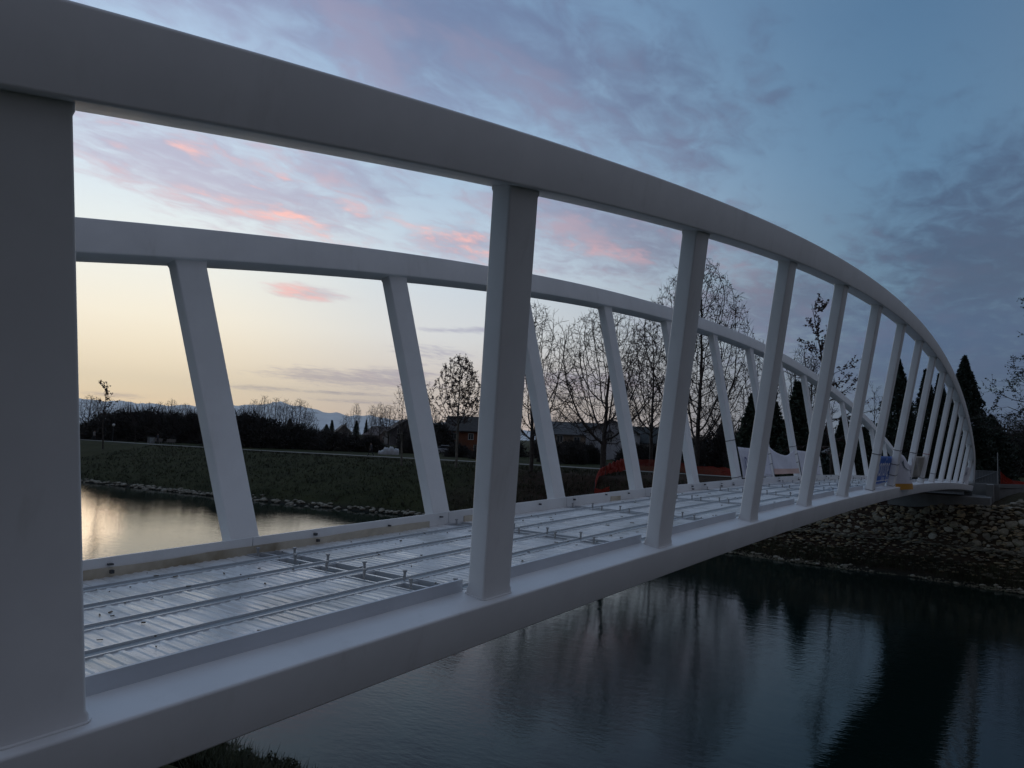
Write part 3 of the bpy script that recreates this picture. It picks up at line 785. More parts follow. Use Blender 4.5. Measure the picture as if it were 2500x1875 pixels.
# ---------------------------------------------------------------- stones of the far bank
RNG = np.random.default_rng(11)
def rock_mesh(name, seed, flat=0.6, sub=2):
    bm = bmesh.new(); bmesh.ops.create_icosphere(bm, subdivisions=sub, radius=0.5)
    r = random.Random(seed); o = Vector((r.uniform(-9, 9), r.uniform(-9, 9), r.uniform(-9, 9)))
    planes = [(Vector((r.gauss(0, 1), r.gauss(0, 1), r.gauss(0, 1))).normalized(), r.uniform(0.24, 0.42)) for _ in range(12)]
    for v in bm.verts:
        for n, d in planes:
            e = v.co.dot(n)-d
            if e > 0: v.co -= n*e*0.85
        v.co *= 1+0.10*mnoise.noise(v.co*3+o); v.co.z *= flat; v.co.x *= 1.15
    me = bpy.data.meshes.new(name); bm.to_mesh(me); bm.free()
    return me
ROCKS = {}
for mi in range(4):
    ROCKS[mi] = []
    for k in range(5):
        me = rock_mesh('stone', mi*10+k, R.uniform(0.34, 0.50), 2); me.materials.append(M_STONE[mi]); ROCKS[mi].append(me)
def slope_normal(x, y):
    e = 0.3; return Vector((-(gz(x+e, y)-gz(x-e, y))/(2*e), -(gz(x, y+e)-gz(x, y-e))/(2*e), 1)).normalized()
placed = []
def place_stone(x, y, size, mi, name='stone', sink=0.25):
    o = bpy.data.objects.new(name, R.choice(ROCKS[mi])); COL.objects.link(o); o.parent = ground
    n = slope_normal(x, y); q = n.to_track_quat('Z', 'Y') @ Matrix.Rotation(R.uniform(0, 6.28), 3, 'Z').to_quaternion()
    o.rotation_mode = 'QUATERNION'; o.rotation_quaternion = q
    o.location = (x, y, gz(x, y)+size*(0.25-sink)); o.scale = (size, size*R.uniform(0.7, 1.0), size*R.uniform(0.8, 1.15))
tries = 0
while len(placed) < 300 and tries < 20000:
    tries += 1
    y = R.uniform(-1.2, 11.5); s = R.uniform(0.5, 1.06) if R.random() < 0.8 or y > 2 else R.uniform(1.0, 1.75); x = float(far_w(y))+s*5.0
    if 49.75 < x and 2.3 < y < 8.2: continue
    size = R.choice((R.uniform(0.24, 0.42), R.uniform(0.4, 0.72))) if s > 0.58 else R.uniform(0.2, 0.36)
    if any((x-a_)**2+(y-b_)**2 < (0.285*(size+c_))**2 for a_, b_, c_ in placed): continue
    placed.append((x, y, size)); place_stone(x, y, size, R.choices([0, 1, 2, 3], [5, 2.2, 3, 0.8])[0])
# the smaller ones: joined (gravel at the waterline, slab band on the berm, bank-foot rocks further off, in between the large stones)
def joined_rocks(name, items, material):
    """items: x, y, size, flat"""
    base = [rock_mesh('tmp', 90+k, 0.6, 1) for k in range(5)]
    VV = []; TT = []; off = 0
    arr = []
    for me in base:
        v = np.zeros(len(me.vertices)*3, np.float32); me.vertices.foreach_get('co', v)
        t = np.zeros(len(me.polygons)*3, np.int32); me.polygons.foreach_get('vertices', t)
        arr.append((v.reshape(-1, 3), t.reshape(-1, 3)))
    for me in base: bpy.data.meshes.remove(me)
    for (x, y, size, flat, zoff) in items:
        v, t = arr[R.randrange(5)]; a_ = R.uniform(0, 6.28); c, s = math.cos(a_), math.sin(a_)
        k = v*np.array([size*R.uniform(.8, 1.3), size*R.uniform(.6, 1), size*flat])
        w = np.stack([k[:, 0]*c-k[:, 1]*s+x, k[:, 0]*s+k[:, 1]*c+y, k[:, 2]+gz(x, y)+zoff], -1)
        VV.append(w); TT.append(t+off); off += len(v)
    me = np_mesh(name, np.concatenate(VV), tris=np.concatenate(TT))
    o = link(name, me, material, ground); o['kind'] = 'stuff'
    return o
it = []
for _ in range(3200):
    y = R.uniform(-6, 32); x = float(far_w(y))+abs(R.gauss(0.10, 0.22))-0.12+0.15*math.sin(y*1.3); it.append((x, y, R.uniform(0.05, 0.17), 0.9, 0.02))
joined_rocks('gravel_edge', it, M_STONE[0])
it = []
for _ in range(90):
    y = R.uniform(-6, 34); x = float(far_w(y))+R.uniform(0.0, 0.4); it.append((x, y, R.uniform(0.18, 0.42), 0.85, 0.03))
joined_rocks('edge_rocks', it, M_STONE[3])
it = []
for _ in range(420):
    y = R.uniform(-5, 17); x = float(far_w(y))+5.0*R.uniform(0.45, 0.57); it.append((x, y, R.uniform(0.25, 0.7), 0.22, 0.02))
joined_rocks('slab_band', it, M_STONE[2])
for q_ in range(3):
    it = []
    for _ in range(1350):
        y = R.uniform(-4, 20); x = float(far_w(y))+5.0*R.uniform(0.16, 1.04)
        if 49.75 < x and 2.3 < y < 8.2: continue
        it.append((x, y, R.choice((R.uniform(0.10, 0.25), R.uniform(0.2, 0.42))), 0.6, 0.02))
    joined_rocks('stone_fill', it, M_STONE[q_])
it = []
for _ in range(520):
    y = 30+90*R.random()**0.8; x = float(far_w(y))+R.gauss(0.35, 0.25); it.append((x, y, R.uniform(0.25, 0.75), 0.75, 0.05))
joined_rocks('bank_foot_rocks', it, M_STONE[3])
it = []
for _ in range(200):
    y = R.uniform(-10, 16); x = XN+R.gauss(-0.3, 0.4); it.append((x, y, R.uniform(0.2, 0.6), 0.6, 0.02))
joined_rocks('near_bank_rocks', it, M_STONE[2])

# ---------------------------------------------------------------- grass and weeds
def tufts(name, pts, hmin, hmax, blades, material, lean=0.5, width=0.012):
    n = len(pts)*blades
    P = np.repeat(np.array(pts), blades, axis=0)+np.concatenate([RNG.normal(0, 0.05, (n, 2)), np.zeros((n, 1))], 1)
    h = RNG.uniform(hmin, hmax, n)[:, None]; a_ = RNG.uniform(0, 6.28, n)
    dr = np.stack([np.cos(a_), np.sin(a_), np.zeros(n)], -1); wd = np.stack([-np.sin(a_), np.cos(a_), np.zeros(n)], -1)*width*h/hmax
    tip = P+np.array([0, 0, 1])*h+dr*h*lean*RNG.random(n)[:, None]
    V = np.stack([P-wd, P+wd, tip], 1).reshape(-1, 3)
    me = np_mesh(name, V, tris=np.arange(n*3).reshape(-1, 3))
    o = link(name, me, material); o['kind'] = 'stuff'
    return o
pts = []
while len(pts) < 3600:
    y = R.uniform(-5, 40); x = float(far_w(y))+R.uniform(0.35, 1.35 if y < 16 else 7)
    pts.append((x, y, gz(x, y)-0.02))
tag(tufts('bank_grass', pts, 0.12, 0.42, 7, M_GRASSB, 0.8, 0.02), 'low dark grass on the far bank below the bridge', 'grass')
pts = []
while len(pts) < 6500:
    y = 30+75*R.random(); x = float(far_w(y))+R.uniform(0.6, 19)
    if abs(x-np.interp(y, PY, PX)) < 1.5: continue
    pts.append((x, y, gz(x, y)-0.02))
tag(tufts('slope_grass', pts, 0.10, 0.32, 6, M_GRASSB, 0.9, 0.03), 'mown grass on the long slope below the path', 'grass')
pts = []
while len(pts) < 1500:
    y = R.uniform(5.5, 16); x = XN+R.uniform(-3.2, 0.1)
    pts.append((x, y, gz(x, y)-0.02))
tag(tufts('near_bank_weeds', pts, 0.15, 0.5, 10, M_WEED, 0.9, 0.02), 'weeds on the near bank at the bottom of the picture', 'weeds')
def bush(name, label, loc, rx, ry, rz_, n_leaf, leaf, material, n_stem=14, cat='bush', seed=0, parentless=True, group=None):
    rng = np.random.default_rng(seed+500)
    t = thing(name, label, cat, loc, 0, group)
    P0 = []; P1 = []; tips = []
    for _ in range(n_stem):
        d = rng.normal(size=3); d /= np.linalg.norm(d); d[2] = abs(d[2])
        P0.append(rng.normal(0, 0.06, 3)*np.array([rx, ry, 0])); P1.append(d*np.array([rx, ry, rz_])*rng.uniform(.6, .95))
    V, Q = segs_mesh('s', P0, P1, [0.02*rz_]*n_stem, [0.006*rz_]*n_stem, 3)
    link('stem', np_mesh('stem', V, quads=Q), M_TWIG, t)
    d = rng.normal(size=(n_leaf, 3)); d /= np.linalg.norm(d, axis=1, keepdims=True); d[:, 2] = np.abs(d[:, 2])
    lump = 0.78+0.22*np.array([mnoise.noise(Vector(x)*2.3+Vector((seed*3.1, 0, 0))) for x in d])
    r = rng.random(n_leaf)**0.45
    P = d*(r*lump)[:, None]*np.array([rx, ry, rz_])
    V, Q = cards_mesh(P, leaf, rng)
    link('foliage', np_mesh('foliage', V, quads=Q), material, t)
    return t
# low bushes at the foot of the near bank (bottom edge of the picture)
for k, (x, y, r_, h_) in enumerate([(7.35, 12.3, 0.62, 0.55), (7.75, 11.5, 0.55, 0.5), (8.05, 10.9, 0.66, 0.62), (8.45, 10.3, 0.62, 0.56), (8.7, 9.75, 0.5, 0.45)]):
    bush('low_shrub', ['leftmost low shrub on the near bank right under the bridge chord', 'second low shrub from the left on the near bank', 'largest low shrub in the middle of the near bank clump',
                       'low shrub right of the middle on the near bank', 'small rightmost shrub of the near bank clump'][k], (x, y, gz(x, y)-0.05), r_, r_, h_, 2600, 0.07, M_WEED, seed=k, group='low shrubs on the near bank')

# ---------------------------------------------------------------- trees
def grow(seed, H, trunk_r, spread=0.5, fork=0.25, levels=5, nlimb=9, up=0.35, taper=0.72, min_r=0.012, limb_len=0.55, wig=0.16, top=1.0, density=1.0, droop=0.0, nfork=1, rr0=0.45):
    """segments of a bare broadleaf tree, base at the origin"""
    r = random.Random(seed); S = []; tips = []
    def rnd(): return Vector((r.gauss(0, 1), r.gauss(0, 1), r.gauss(0, 1)))
    def branch(p, d, L, rad, lvl):
        n = max(2, int(4+lvl*0.6)) if lvl > 1 else 3
        step = L/n; rr = rad
        for k in range(n):
            d = (d+rnd()*wig+Vector((0, 0, up*0.16-droop*(0.1 if lvl <= 2 else 0))))
            d.normalize()
            q = p+d*step; r2 = max(min_r*0.7, rad*(1-(k+1)/n*0.75))
            S.append((p, q, rr, r2, lvl)); p = q; rr = r2
            if lvl > 1:
                nb = (1 if r.random() < 0.85*density else 0)+(1 if r.random() < 0.55*density else 0)
                if k == 0 and lvl > 2: nb = min(nb, 1)
                for _ in range(nb):
                    side = rnd(); side -= d*side.dot(d); side.normalize()
                    a_ = r.uniform(0.5, 0.95)
                    nd = (d*math.cos(a_)+side*math.sin(a_)).normalized()
                    branch(p, nd, L*r.uniform(0.34, 0.58)*(1-0.35*k/n), max(min_r, rr*r.uniform(0.45, 0.65)), lvl-1)
        tips.append(p)
    def stem(p, d, L, rad, n=10, start=None):
        start = fork if start is None else start
        rr = rad
        for k in range(n):
            f = (k+1)/n
            d = (d+rnd()*0.05+Vector((0, 0, 0.10))).normalized(); q = p+d*L/n
            r2 = rad*(1-f)**taper if f < 1 else min_r
            r2 = max(r2, min_r); S.append((p, q, rr, r2, 9)); p0 = p; p = q; rr = r2
            if f > start:
                m_ = nlimb/(n*(1-start)); m_ = int(m_)+(1 if r.random() < m_-int(m_) else 0)
                for j in range(m_):
                    az_ = r.uniform(0, 6.283); 
                    fh = (f-start)/(1-start)
                    tilt = spread*(1.15-0.75*fh)*r.uniform(0.75, 1.2)
                    nd = Vector((math.cos(az_)*math.sin(tilt), math.sin(az_)*math.sin(tilt), math.cos(tilt)))
                    branch(p0.lerp(p, r.random()), nd, L*limb_len*(1-0.6*fh)*r.uniform(0.75, 1.15), max(min_r*1.5, rr*r.uniform(0.4, 0.62)), levels-2)
        tips.append(p)
    if nfork == 1: stem(Vector((0, 0, 0)), Vector((0, 0, 1)), H*top, trunk_r)
    else:
        p = Vector((0, 0, 0)); q = Vector((r.uniform(-.1, .1), r.uniform(-.1, .1), H*fork)); S.append((p, q, trunk_r*1.1, trunk_r*0.9, 9))
        for k in range(nfork):
            az_ = 6.283*k/nfork+r.uniform(-.4, .4); tl = spread*0.42*r.uniform(.6, 1.2)*(0.2 if k == 0 else 1)
            stem(q, Vector((math.cos(az_)*math.sin(tl), math.sin(az_)*math.sin(tl), math.cos(tl))), H*(1-fork)*r.uniform(0.85, 1.0), trunk_r*r.uniform(0.5, 0.75), 9, 0.08)
    return S, tips
def crown_grow(seed, H, rad, base=0.2, peak=0.45, n_attr=1500, step=0.32, tip=0.012, up=0.10, stems=1, twigs=2, twig_len=0.55, expo=2.35, flat=0.0):
    """bare tree whose limbs fill a rounded crown: points scattered through the crown pull the growing tips"""
    rng = np.random.default_rng(seed)
    A = []
    while len(A) < n_attr:
        z = rng.random(); a_ = rng.uniform(0, 6.283)
        pr = math.sin(math.pi*min(1, z/peak)*0.5)**0.8 if z < peak else math.cos(math.pi*0.5*(z-peak)/(1-peak))**0.62
        pr *= 0.86+0.16*math.sin(a_*3+seed)+0.12*math.sin(a_*5+z*7+seed)
        q = rng.random()**0.42
        A.append((math.cos(a_)*rad*pr*q, math.sin(a_)*rad*pr*q, H*(base+(1-base)*z)))
    A = np.array(A)
    P = [np.array([0.0, 0, 0])]; par = [-1]
    k = int(H*(base*0.75)/step)+2; lean_ = rng.normal(0, 0.02, 2)
    for i in range(k):
        P.append(P[-1]+np.array([lean_[0]+rng.normal(0, .03), lean_[1]+rng.normal(0, .03), 1.0])*step); par.append(len(P)-2)
    P = P[:]; infl = 2.6*max(1.0, rad*0.45)*1.6; kill = step*1.35
    kids = {}
    near = np.full(len(A), 0); nd = np.full(len(A), 1e9); alive = np.ones(len(A), bool)
    def upd(i0):
        Q = np.array(P[i0:])
        for j in range(0, len(Q), 400):
            D2 = np.linalg.norm(A[:, None, :]-Q[None, j:j+400, :], axis=2); m_ = D2.argmin(1); v = D2[np.arange(len(A)), m_]
            w = v < nd; nd[w] = v[w]; near[w] = m_[w]+i0+j
    upd(0)
    for it_ in range(220):
        act = alive & (nd < (infl if it_ > 6 else 1e9))
        if not act.any(): break
        dirs = {}
        idx_ = np.nonzero(act)[0]
        for a_i in idx_:
            n_ = near[a_i]; d = A[a_i]-P[n_]; d = d/(np.linalg.norm(d)+1e-9); dirs[n_] = dirs.get(n_, 0)+d
        i0 = len(P)
        for n_, d in dirs.items():
            d = d/(np.linalg.norm(d)+1e-9); d = d+np.array([0, 0, up])+rng.normal(0, 0.10, 3)
            pv = P[n_]-P[par[n_]] if par[n_] >= 0 else np.array([0, 0, step]); d = d+0.55*pv/step
            d /= np.linalg.norm(d); q = P[n_]+d*step
            ks_ = kids.setdefault(n_, [])
            if len(ks_) >= 3 or any(np.linalg.norm(q-P[c_]) < step*0.55 for c_ in ks_):
                alive[act & (near == n_)] = False; continue
            ks_.append(len(P)); P.append(q); par.append(n_)
        if len(P) == i0: continue
        upd(i0); alive &= nd > kill
        if len(P) > 9000: break
    n = len(P); ch = [[] for _ in range(n)]
    for i in range(1, n): ch[par[i]].append(i)
    rr = np.zeros(n)
    for i in range(n-1, -1, -1):
        rr[i] = tip if not ch[i] else (sum(rr[c]**expo for c in ch[i]))**(1/expo)
    S = []; tips = []
    for i in range(1, n):
        S.append((P[par[i]], P[i], min(rr[par[i]], rr[i]*1.6), rr[i], 9 if rr[i] > 0.07 else 3))
    for i in range(1, n):
        if rr[i] < tip*2.6:
            for _ in range(twigs if not ch[i] else (1 if rng.random() < 0.6*twigs/2 else 0)):
                d = P[i]-P[par[i]]; d = d/np.linalg.norm(d)+rng.normal(0, 0.6, 3)+np.array([0, 0, 0.05]); d /= np.linalg.norm(d); L_ = twig_len*rng.uniform(0.5, 1.2)
                q = P[i]+d*L_*0.5; e = q+(d+rng.normal(0, 0.25, 3))*L_*0.5
                S.append((P[i], q, tip*0.9, tip*0.75, 1)); S.append((q, e, tip*0.75, tip*0.5, 1))
    return S, tips
TREE_CACHE = {}
def tree_parts(key, leaves, leaf, leaf_mat, bark, **kw):
    if key in TREE_CACHE: return TREE_CACHE[key]
    S, tips = crown_grow(**kw) if 'rad' in kw else grow(**kw)
    big = [s for s in S if s[4] == 9 or s[2] > 0.06]; small = [s for s in S if not (s[4] == 9 or s[2] > 0.06)]
    V, Q = segs_mesh('t', [s[0] for s in big], [s[1] for s in big], [s[2] for s in big], [s[3] for s in big], 7)
    mt = np_mesh('trunk', V, quads=Q); mt.materials.append(bark); mt.polygons.foreach_set('use_smooth', [True]*len(mt.polygons))
    V, Q = segs_mesh('c', [s[0] for s in small], [s[1] for s in small], [s[2] for s in small], [s[3] for s in small], 3)
    rng = np.random.default_rng(kw['seed']); mc = np_mesh('crown', V, quads=Q); mc.materials.append(M_TWIG)
    ml = None
    if leaves:
        fine_ = [s for s in small if s[4] <= 2] or small
        pick = rng.integers(0, len(fine_), leaves); t_ = rng.random(leaves)[:, None]
        P = np.array([fine_[i][0] for i in pick])*(1-t_)+np.array([fine_[i][1] for i in pick])*t_+rng.normal(0, 0.05, (leaves, 3))-np.array([0, 0, 0.05])
        V, Q = cards_mesh(P, leaf, rng, aspect=0.7); ml = np_mesh('leaves', V, quads=Q); ml.materials.append(leaf_mat)
    TREE_CACHE[key] = (mt, mc, ml, len(S))
    return TREE_CACHE[key]
def tree(name, label, loc, rz=0.0, sc=1.0, group=None, key=None, leaves=0, leaf=0.12, leaf_mat=None, bark=None, sxy=1.0, **kw):
    mt, mc, ml, n = tree_parts(key or label, leaves, leaf, leaf_mat or M_LEAF_DRY, bark or M_BARK, **kw)
    t = thing(name, label, 'tree', loc, rz, group); t.scale = (sc*sxy, sc*sxy, sc)
    link('trunk', mt, None, t); c = link('crown', mc, None, t)
    if ml: link('leaves', ml, None, c)
    return t
def px_h(base, u, vtop):
    """height at which the pixel row vtop stands over the base point"""
    d = ray(u, vtop); k = math.hypot(base.x, base.y)/math.hypot(d[0], d[1]); return d[2]*k+ZC-base.z
g = 'bare trees on the far bank'
p = on_ground(1113, 1142); tree('broadleaf_tree', 'small leafy tree with pale trunk standing between the first two far posts', p, 0.4, px_h(p, 1128, 868)/10.0, g, leaves=6500, leaf=0.12, bark=M_BARK2, seed=21, H=10.0, rad=2.75, base=0.34, peak=0.42, n_attr=1900, step=0.24, tip=0.011, twigs=2, twig_len=0.4, up=0.2)
p = on_ground(1296, 1152); tree('bare_tree', 'bare tree just right of the near steel post, dark trunk', p, 2.2, px_h(p, 1320, 745)/13.5, g, leaves=700, leaf=0.13, seed=4, H=13.5, rad=4.3, base=0.16, peak=0.40, n_attr=2300, step=0.30, tip=0.0135, up=0.18, twigs=3, twig_len=0.6)
p = on_ground(1472, 1160); tree('bare_tree', 'broad spreading bare tree in front of the white gabled house', p, 1.0, px_h(p, 1440, 752)/13.5, g, leaves=1500, leaf=0.12, seed=9, H=13.5, rad=6.0, base=0.15, peak=0.42, n_attr=3400, step=0.30, tip=0.0135, up=0.07, expo=2.25, twigs=3, twig_len=0.6)
p = on_ground(1700, 1150); tree('bare_tree', 'tallest bare tree rising high behind the arch, twigs with last leaves', p, 0.3, px_h(p, 1715, 632)/20.0, g, leaves=3600, leaf=0.15, seed=15, H=20.0, rad=6.2, base=0.10, peak=0.46, n_attr=4200, step=0.36, tip=0.015, up=0.11, expo=2.25, twigs=3, twig_len=0.75)
p = ground_at(1590, 95); tree('bare_tree', 'slender bare tree left of the tallest one', p, 0.3, px_h(p, 1600, 770)/15.0, g, leaves=700, leaf=0.16, seed=31, H=15.0, rad=4.0, base=0.16, peak=0.45, n_attr=2200, step=0.34, tip=0.016, up=0.2, twigs=3, twig_len=0.7)
p = ground_at(2030, 66); tree('larch_tree', 'sparse tall tree with tiers of drooping leafy branches behind the posts', p, 0.9, px_h(p, 2040, 738)/13.0, g, leaves=1900, leaf=0.15, seed=41, H=13.0, trunk_r=0.13, spread=1.35, fork=0.16, levels=4, nlimb=17, limb_len=0.28, up=0.02, wig=0.10)
p = ground_at(2141, 72); tree('bare_tree', 'thin young bare tree in the gap left of the thujas', p, 0.9, px_h(p, 2141, 955)/7.0, g, seed=43, H=7.0, trunk_r=0.07, spread=0.6, fork=0.3, levels=4, nlimb=10, limb_len=0.32, up=0.5, min_r=0.011)
p = ground_at(2610, 54); tree('broadleaf_tree', 'leafy tree at the right edge of the picture, branches reaching in', p, 2.9, px_h(p, 2500, 720)/14.0, g, leaves=9000, leaf=0.13, leaf_mat=M_LEAF_GRN, seed=52, H=14.0, trunk_r=0.20, spread=1.4, fork=0.16, levels=5, nlimb=30, limb_len=0.40, up=0.05, wig=0.11)
p = on_ground(251, 1096); tree('young_tree', 'slim young tree with last leaves on the far left slope', p, 0.2, px_h(p, 258, 948)/7.0, g, leaves=300, leaf=0.2, seed=61, H=7.0, trunk_r=0.09, spread=0.65, fork=0.42, levels=4, nlimb=13, limb_len=0.36, up=0.5)
p = on_ground(980, 1138); tree('young_tree', 'slim forked pale tree beside the white tarpaulin', p, 0.2, px_h(p, 955, 950)/8.5, g, leaves=160, leaf=0.16, bark=M_BARK2, seed=67, H=8.5, trunk_r=0.11, spread=1.0, fork=0.3, levels=4, nlimb=9, limb_len=0.42, up=0.4, nfork=2)
p = ground_at(330, 118); tree('young_tree', 'thin dark tree by the bench on the left path', p, 1.2, 0.62, g, leaves=100, leaf=0.2, seed=63, H=7.0, trunk_r=0.10, spread=0.5, fork=0.4, levels=4, nlimb=12, limb_len=0.34, up=0.6)
# distant bare trees: a few shapes reused, each tree its own object
VAR = [dict(key='bgA', seed=101, H=16.0, rad=4.2, base=0.16, peak=0.5, n_attr=900, step=0.5, tip=0.030, up=0.2, twigs=3, twig_len=1.1),
       dict(key='bgB', seed=102, H=16.0, rad=3.0, base=0.08, peak=0.62, n_attr=900, step=0.5, tip=0.030, up=0.5, twigs=3, twig_len=1.2),
       dict(key='bgC', seed=103, H=16.0, rad=5.6, base=0.14, peak=0.45, n_attr=1100, step=0.5, tip=0.030, up=0.15, twigs=3, twig_len=1.1)]
far_list = [(212, 190, 965, 2, 'bare'), (232, 210, 972, 0, 'bare'), (300, 200, 985, 0, 'b'), (352, 170, 990, 2, 'b'), (385, 210, 982, 1, 'b'), (412, 190, 975, 0, 'b'), (446, 180, 985, 2, 'b'), (476, 200, 992, 0, 'b'), (500, 210, 1000, 2, 'b'),
            (590, 230, 990, 0, 'b'), (615, 210, 976, 1, 'b'), (640, 215, 967, 1, 'b'), (668, 215, 972, 1, 'b'), (693, 220, 976, 1, 'b'), (728, 190, 975, 2, 'b'), (752, 240, 1005, 2, 'b'),
            (843, 260, 1010, 0, 'b'), (866, 280, 985, 1, 'b'), (905, 240, 990, 1, 'b'), (925, 230, 984, 0, 'b'), (948, 200, 990, 2, 'b'), (1010, 170, 1000, 2, 'b'), (1045, 160, 985, 0, 'b'), (1165, 190, 1000, 2, 'b'),
            (1225, 150, 975, 0, 'b'), (1365, 200, 1000, 2, 'b'), (1400, 210, 1010, 0, 'b'), (1530, 180, 1000, 2, 'b'), (1760, 130, 900, 0, 'b'), (1860, 120, 840, 1, 'b'), (1960, 105, 845, 1, 'b'), (1985, 110, 870, 0, 'b'),
            (2395, 240, 1010, 1, 'b'), (2430, 250, 1015, 1, 'b'), (2465, 245, 1008, 1, 'b'), (2500, 250, 1012, 0, 'b')]
pos_words = ['behind the left post', 'above the mountain foot', 'in the dark left wood', 'over the bench', 'left of the first far post']
for k, (u, dist, vt, vi, _) in enumerate(far_list):
    b = ground_at(u, dist); h = px_h(b, u, vt); kw = dict(VAR[vi])
    side = 'left' if u < 520 else ('middle' if u < 1250 else ('behind the houses' if u < 1700 else 'right'))
    lab = {'left': 'distant bare tree of the dark wood at left', 'middle': 'distant bare tree in the tree line between the far posts', 'behind the houses': 'distant bare tree behind the houses', 'right': 'distant bare tree beyond the far bridge end'}[side]
    nth = 1+sum(1 for q in far_list if (q[0] < u) and (('left' if q[0] < 520 else ('middle' if q[0] < 1250 else ('behind the houses' if q[0] < 1700 else 'right'))) == side))
    lab += ', %s from the left' % ['first', 'second', 'third', 'fourth', 'fifth', 'sixth', 'seventh', 'eighth', 'ninth', 'tenth', 'eleventh', 'twelfth', 'thirteenth', 'fourteenth', 'fifteenth', 'sixteenth', 'seventeenth'][nth-1]
    tree('bare_tree', lab, b, R.uniform(0, 6.28), h/16.0, 'distant bare trees', sxy=R.uniform(0.85, 1.2), **kw)

def conifer(name, label, loc, H, rad, seed, n, leaf, material, shape='thuja', group='evergreens by the far bridge end'):
    rng = np.random.default_rng(seed); t = thing(name, label, 'tree', loc, rng.uniform(0, 6), group)
    V, Q = segs_mesh('t', [(0, 0, 0), (0, 0, H*0.5)], [(0, 0, H*0.5), (0, 0, H*0.97)], [rad*0.12, rad*0.08], [rad*0.08, 0.02], 7)
    link('trunk', np_mesh('trunk', V, quads=Q), M_BARK, t)
    z = rng.random(n); a_ = rng.uniform(0, 6.283, n)
    if shape == 'thuja':
        prof = np.interp(z, [0, 0.08, 0.3, 0.6, 0.85, 1.0], [0.75, 0.95, 1.0, 0.72, 0.33, 0.03])
        lump = 1+0.16*np.sin(a_*5+z*13+seed)+0.12*np.sin(a_*9-z*21)
        r = rad*prof*lump*(0.35+0.65*rng.random(n)**0.4)*np.where(rng.random(n) < 0.12, rng.uniform(1.0, 1.22, n), 1.0)
        P = np.stack([r*np.cos(a_), r*np.sin(a_), z*H+rng.normal(0, 0.06, n)], -1)
    else:
        tiers = 22; zz = np.floor(z*tiers)/tiers; 
        out = rng.random(n)**0.6; prof = (1-zz)*0.95+0.05
        lump = 1+0.22*np.sin(a_*7+zz*40+seed)
        r = rad*prof*lump*out
        P = np.stack([r*np.cos(a_), r*np.sin(a_), (zz*0.95+0.04)*H-out*0.05*H*(1-zz)+rng.normal(0, H*0.008, n)], -1)
        P[:, 2] = np.maximum(P[:, 2], 0.02*H)
    V, Q = cards_mesh(P, leaf, rng, aspect=0.45)
    link('crown', np_mesh('crown', V, quads=Q), material, t)
    return t
for (u, dist, vt, wpx, nm, lab, sh, n, mt_) in [
        (2358, 64, 872, 50, 'thuja_tree', 'big dark conical thuja right of the arch end', 'thuja', 15000, M_THUJA),
        (2192, 62, 868, 44, 'thuja_tree', 'tall dark thuja seen between the near posts', 'thuja', 11000, M_THUJA),
        (2262, 64, 905, 34, 'thuja_tree', 'shorter dark thuja between two taller ones, left half', 'thuja', 8000, M_THUJA),
        (2296, 66, 915, 32, 'thuja_tree', 'shorter dark thuja hidden behind the last posts', 'thuja', 8000, M_THUJA),
        (2420, 70, 1015, 50, 'thuja_tree', 'low dark evergreen at the foot of the big thuja', 'thuja', 8000, M_THUJA),
        (1948, 72, 925, 62, 'spruce_tree', 'dark spruce behind the white banners', 'spruce', 12000, M_LEAF_GRN),
        (1838, 76, 955, 60, 'spruce_tree', 'dark spruce left of the banners behind the far truss', 'spruce', 12000, M_LEAF_GRN),
        (1890, 80, 975, 60, 'spruce_tree', 'dark spruce between two taller spruces', 'spruce', 10000, M_LEAF_GRN),
        (2060, 75, 1010, 50, 'spruce_tree', 'small dark spruce right of the leafy larch', 'spruce', 9000, M_LEAF_GRN),
        (2110, 84, 1040, 55, 'spruce_tree', 'low dark spruce by the far house roof', 'spruce', 8000, M_LEAF_GRN),
        (868, 240, 1025, 16, 'spruce_tree', 'distant dark conifer left of the gabled house', 'spruce', 3500, M_LEAF_GRN),
        (795, 240, 1035, 20, 'spruce_tree', 'distant low conifer above the parked car', 'spruce', 3500, M_LEAF_GRN),
        (808, 230, 1024, 14, 'spruce_tree', 'distant pointed conifer above the parked car', 'spruce', 3500, M_LEAF_GRN),
        (892, 260, 1024, 10, 'spruce_tree', 'distant thin pointed conifer right of the gabled house', 'spruce', 3000, M_LEAF_GRN),
        (640, 200, 1018, 30, 'spruce_tree', 'distant broad conifer under the poplars', 'spruce', 4000, M_LEAF_GRN),
        (705, 210, 1020, 22, 'spruce_tree', 'distant conifer right of the poplars', 'spruce', 4000, M_LEAF_GRN)]:
    b = ground_at(u, dist); H = px_h(b, u, vt); k = math.hypot(b.x, b.y)
    conifer(nm, lab, b, H, wpx/F_PX*dist, int(u), n, 0.34 if sh == 'thuja' else max(0.4, H*0.05), mt_, sh, 'evergreens by the far bridge end' if dist < 100 else 'distant conifers')

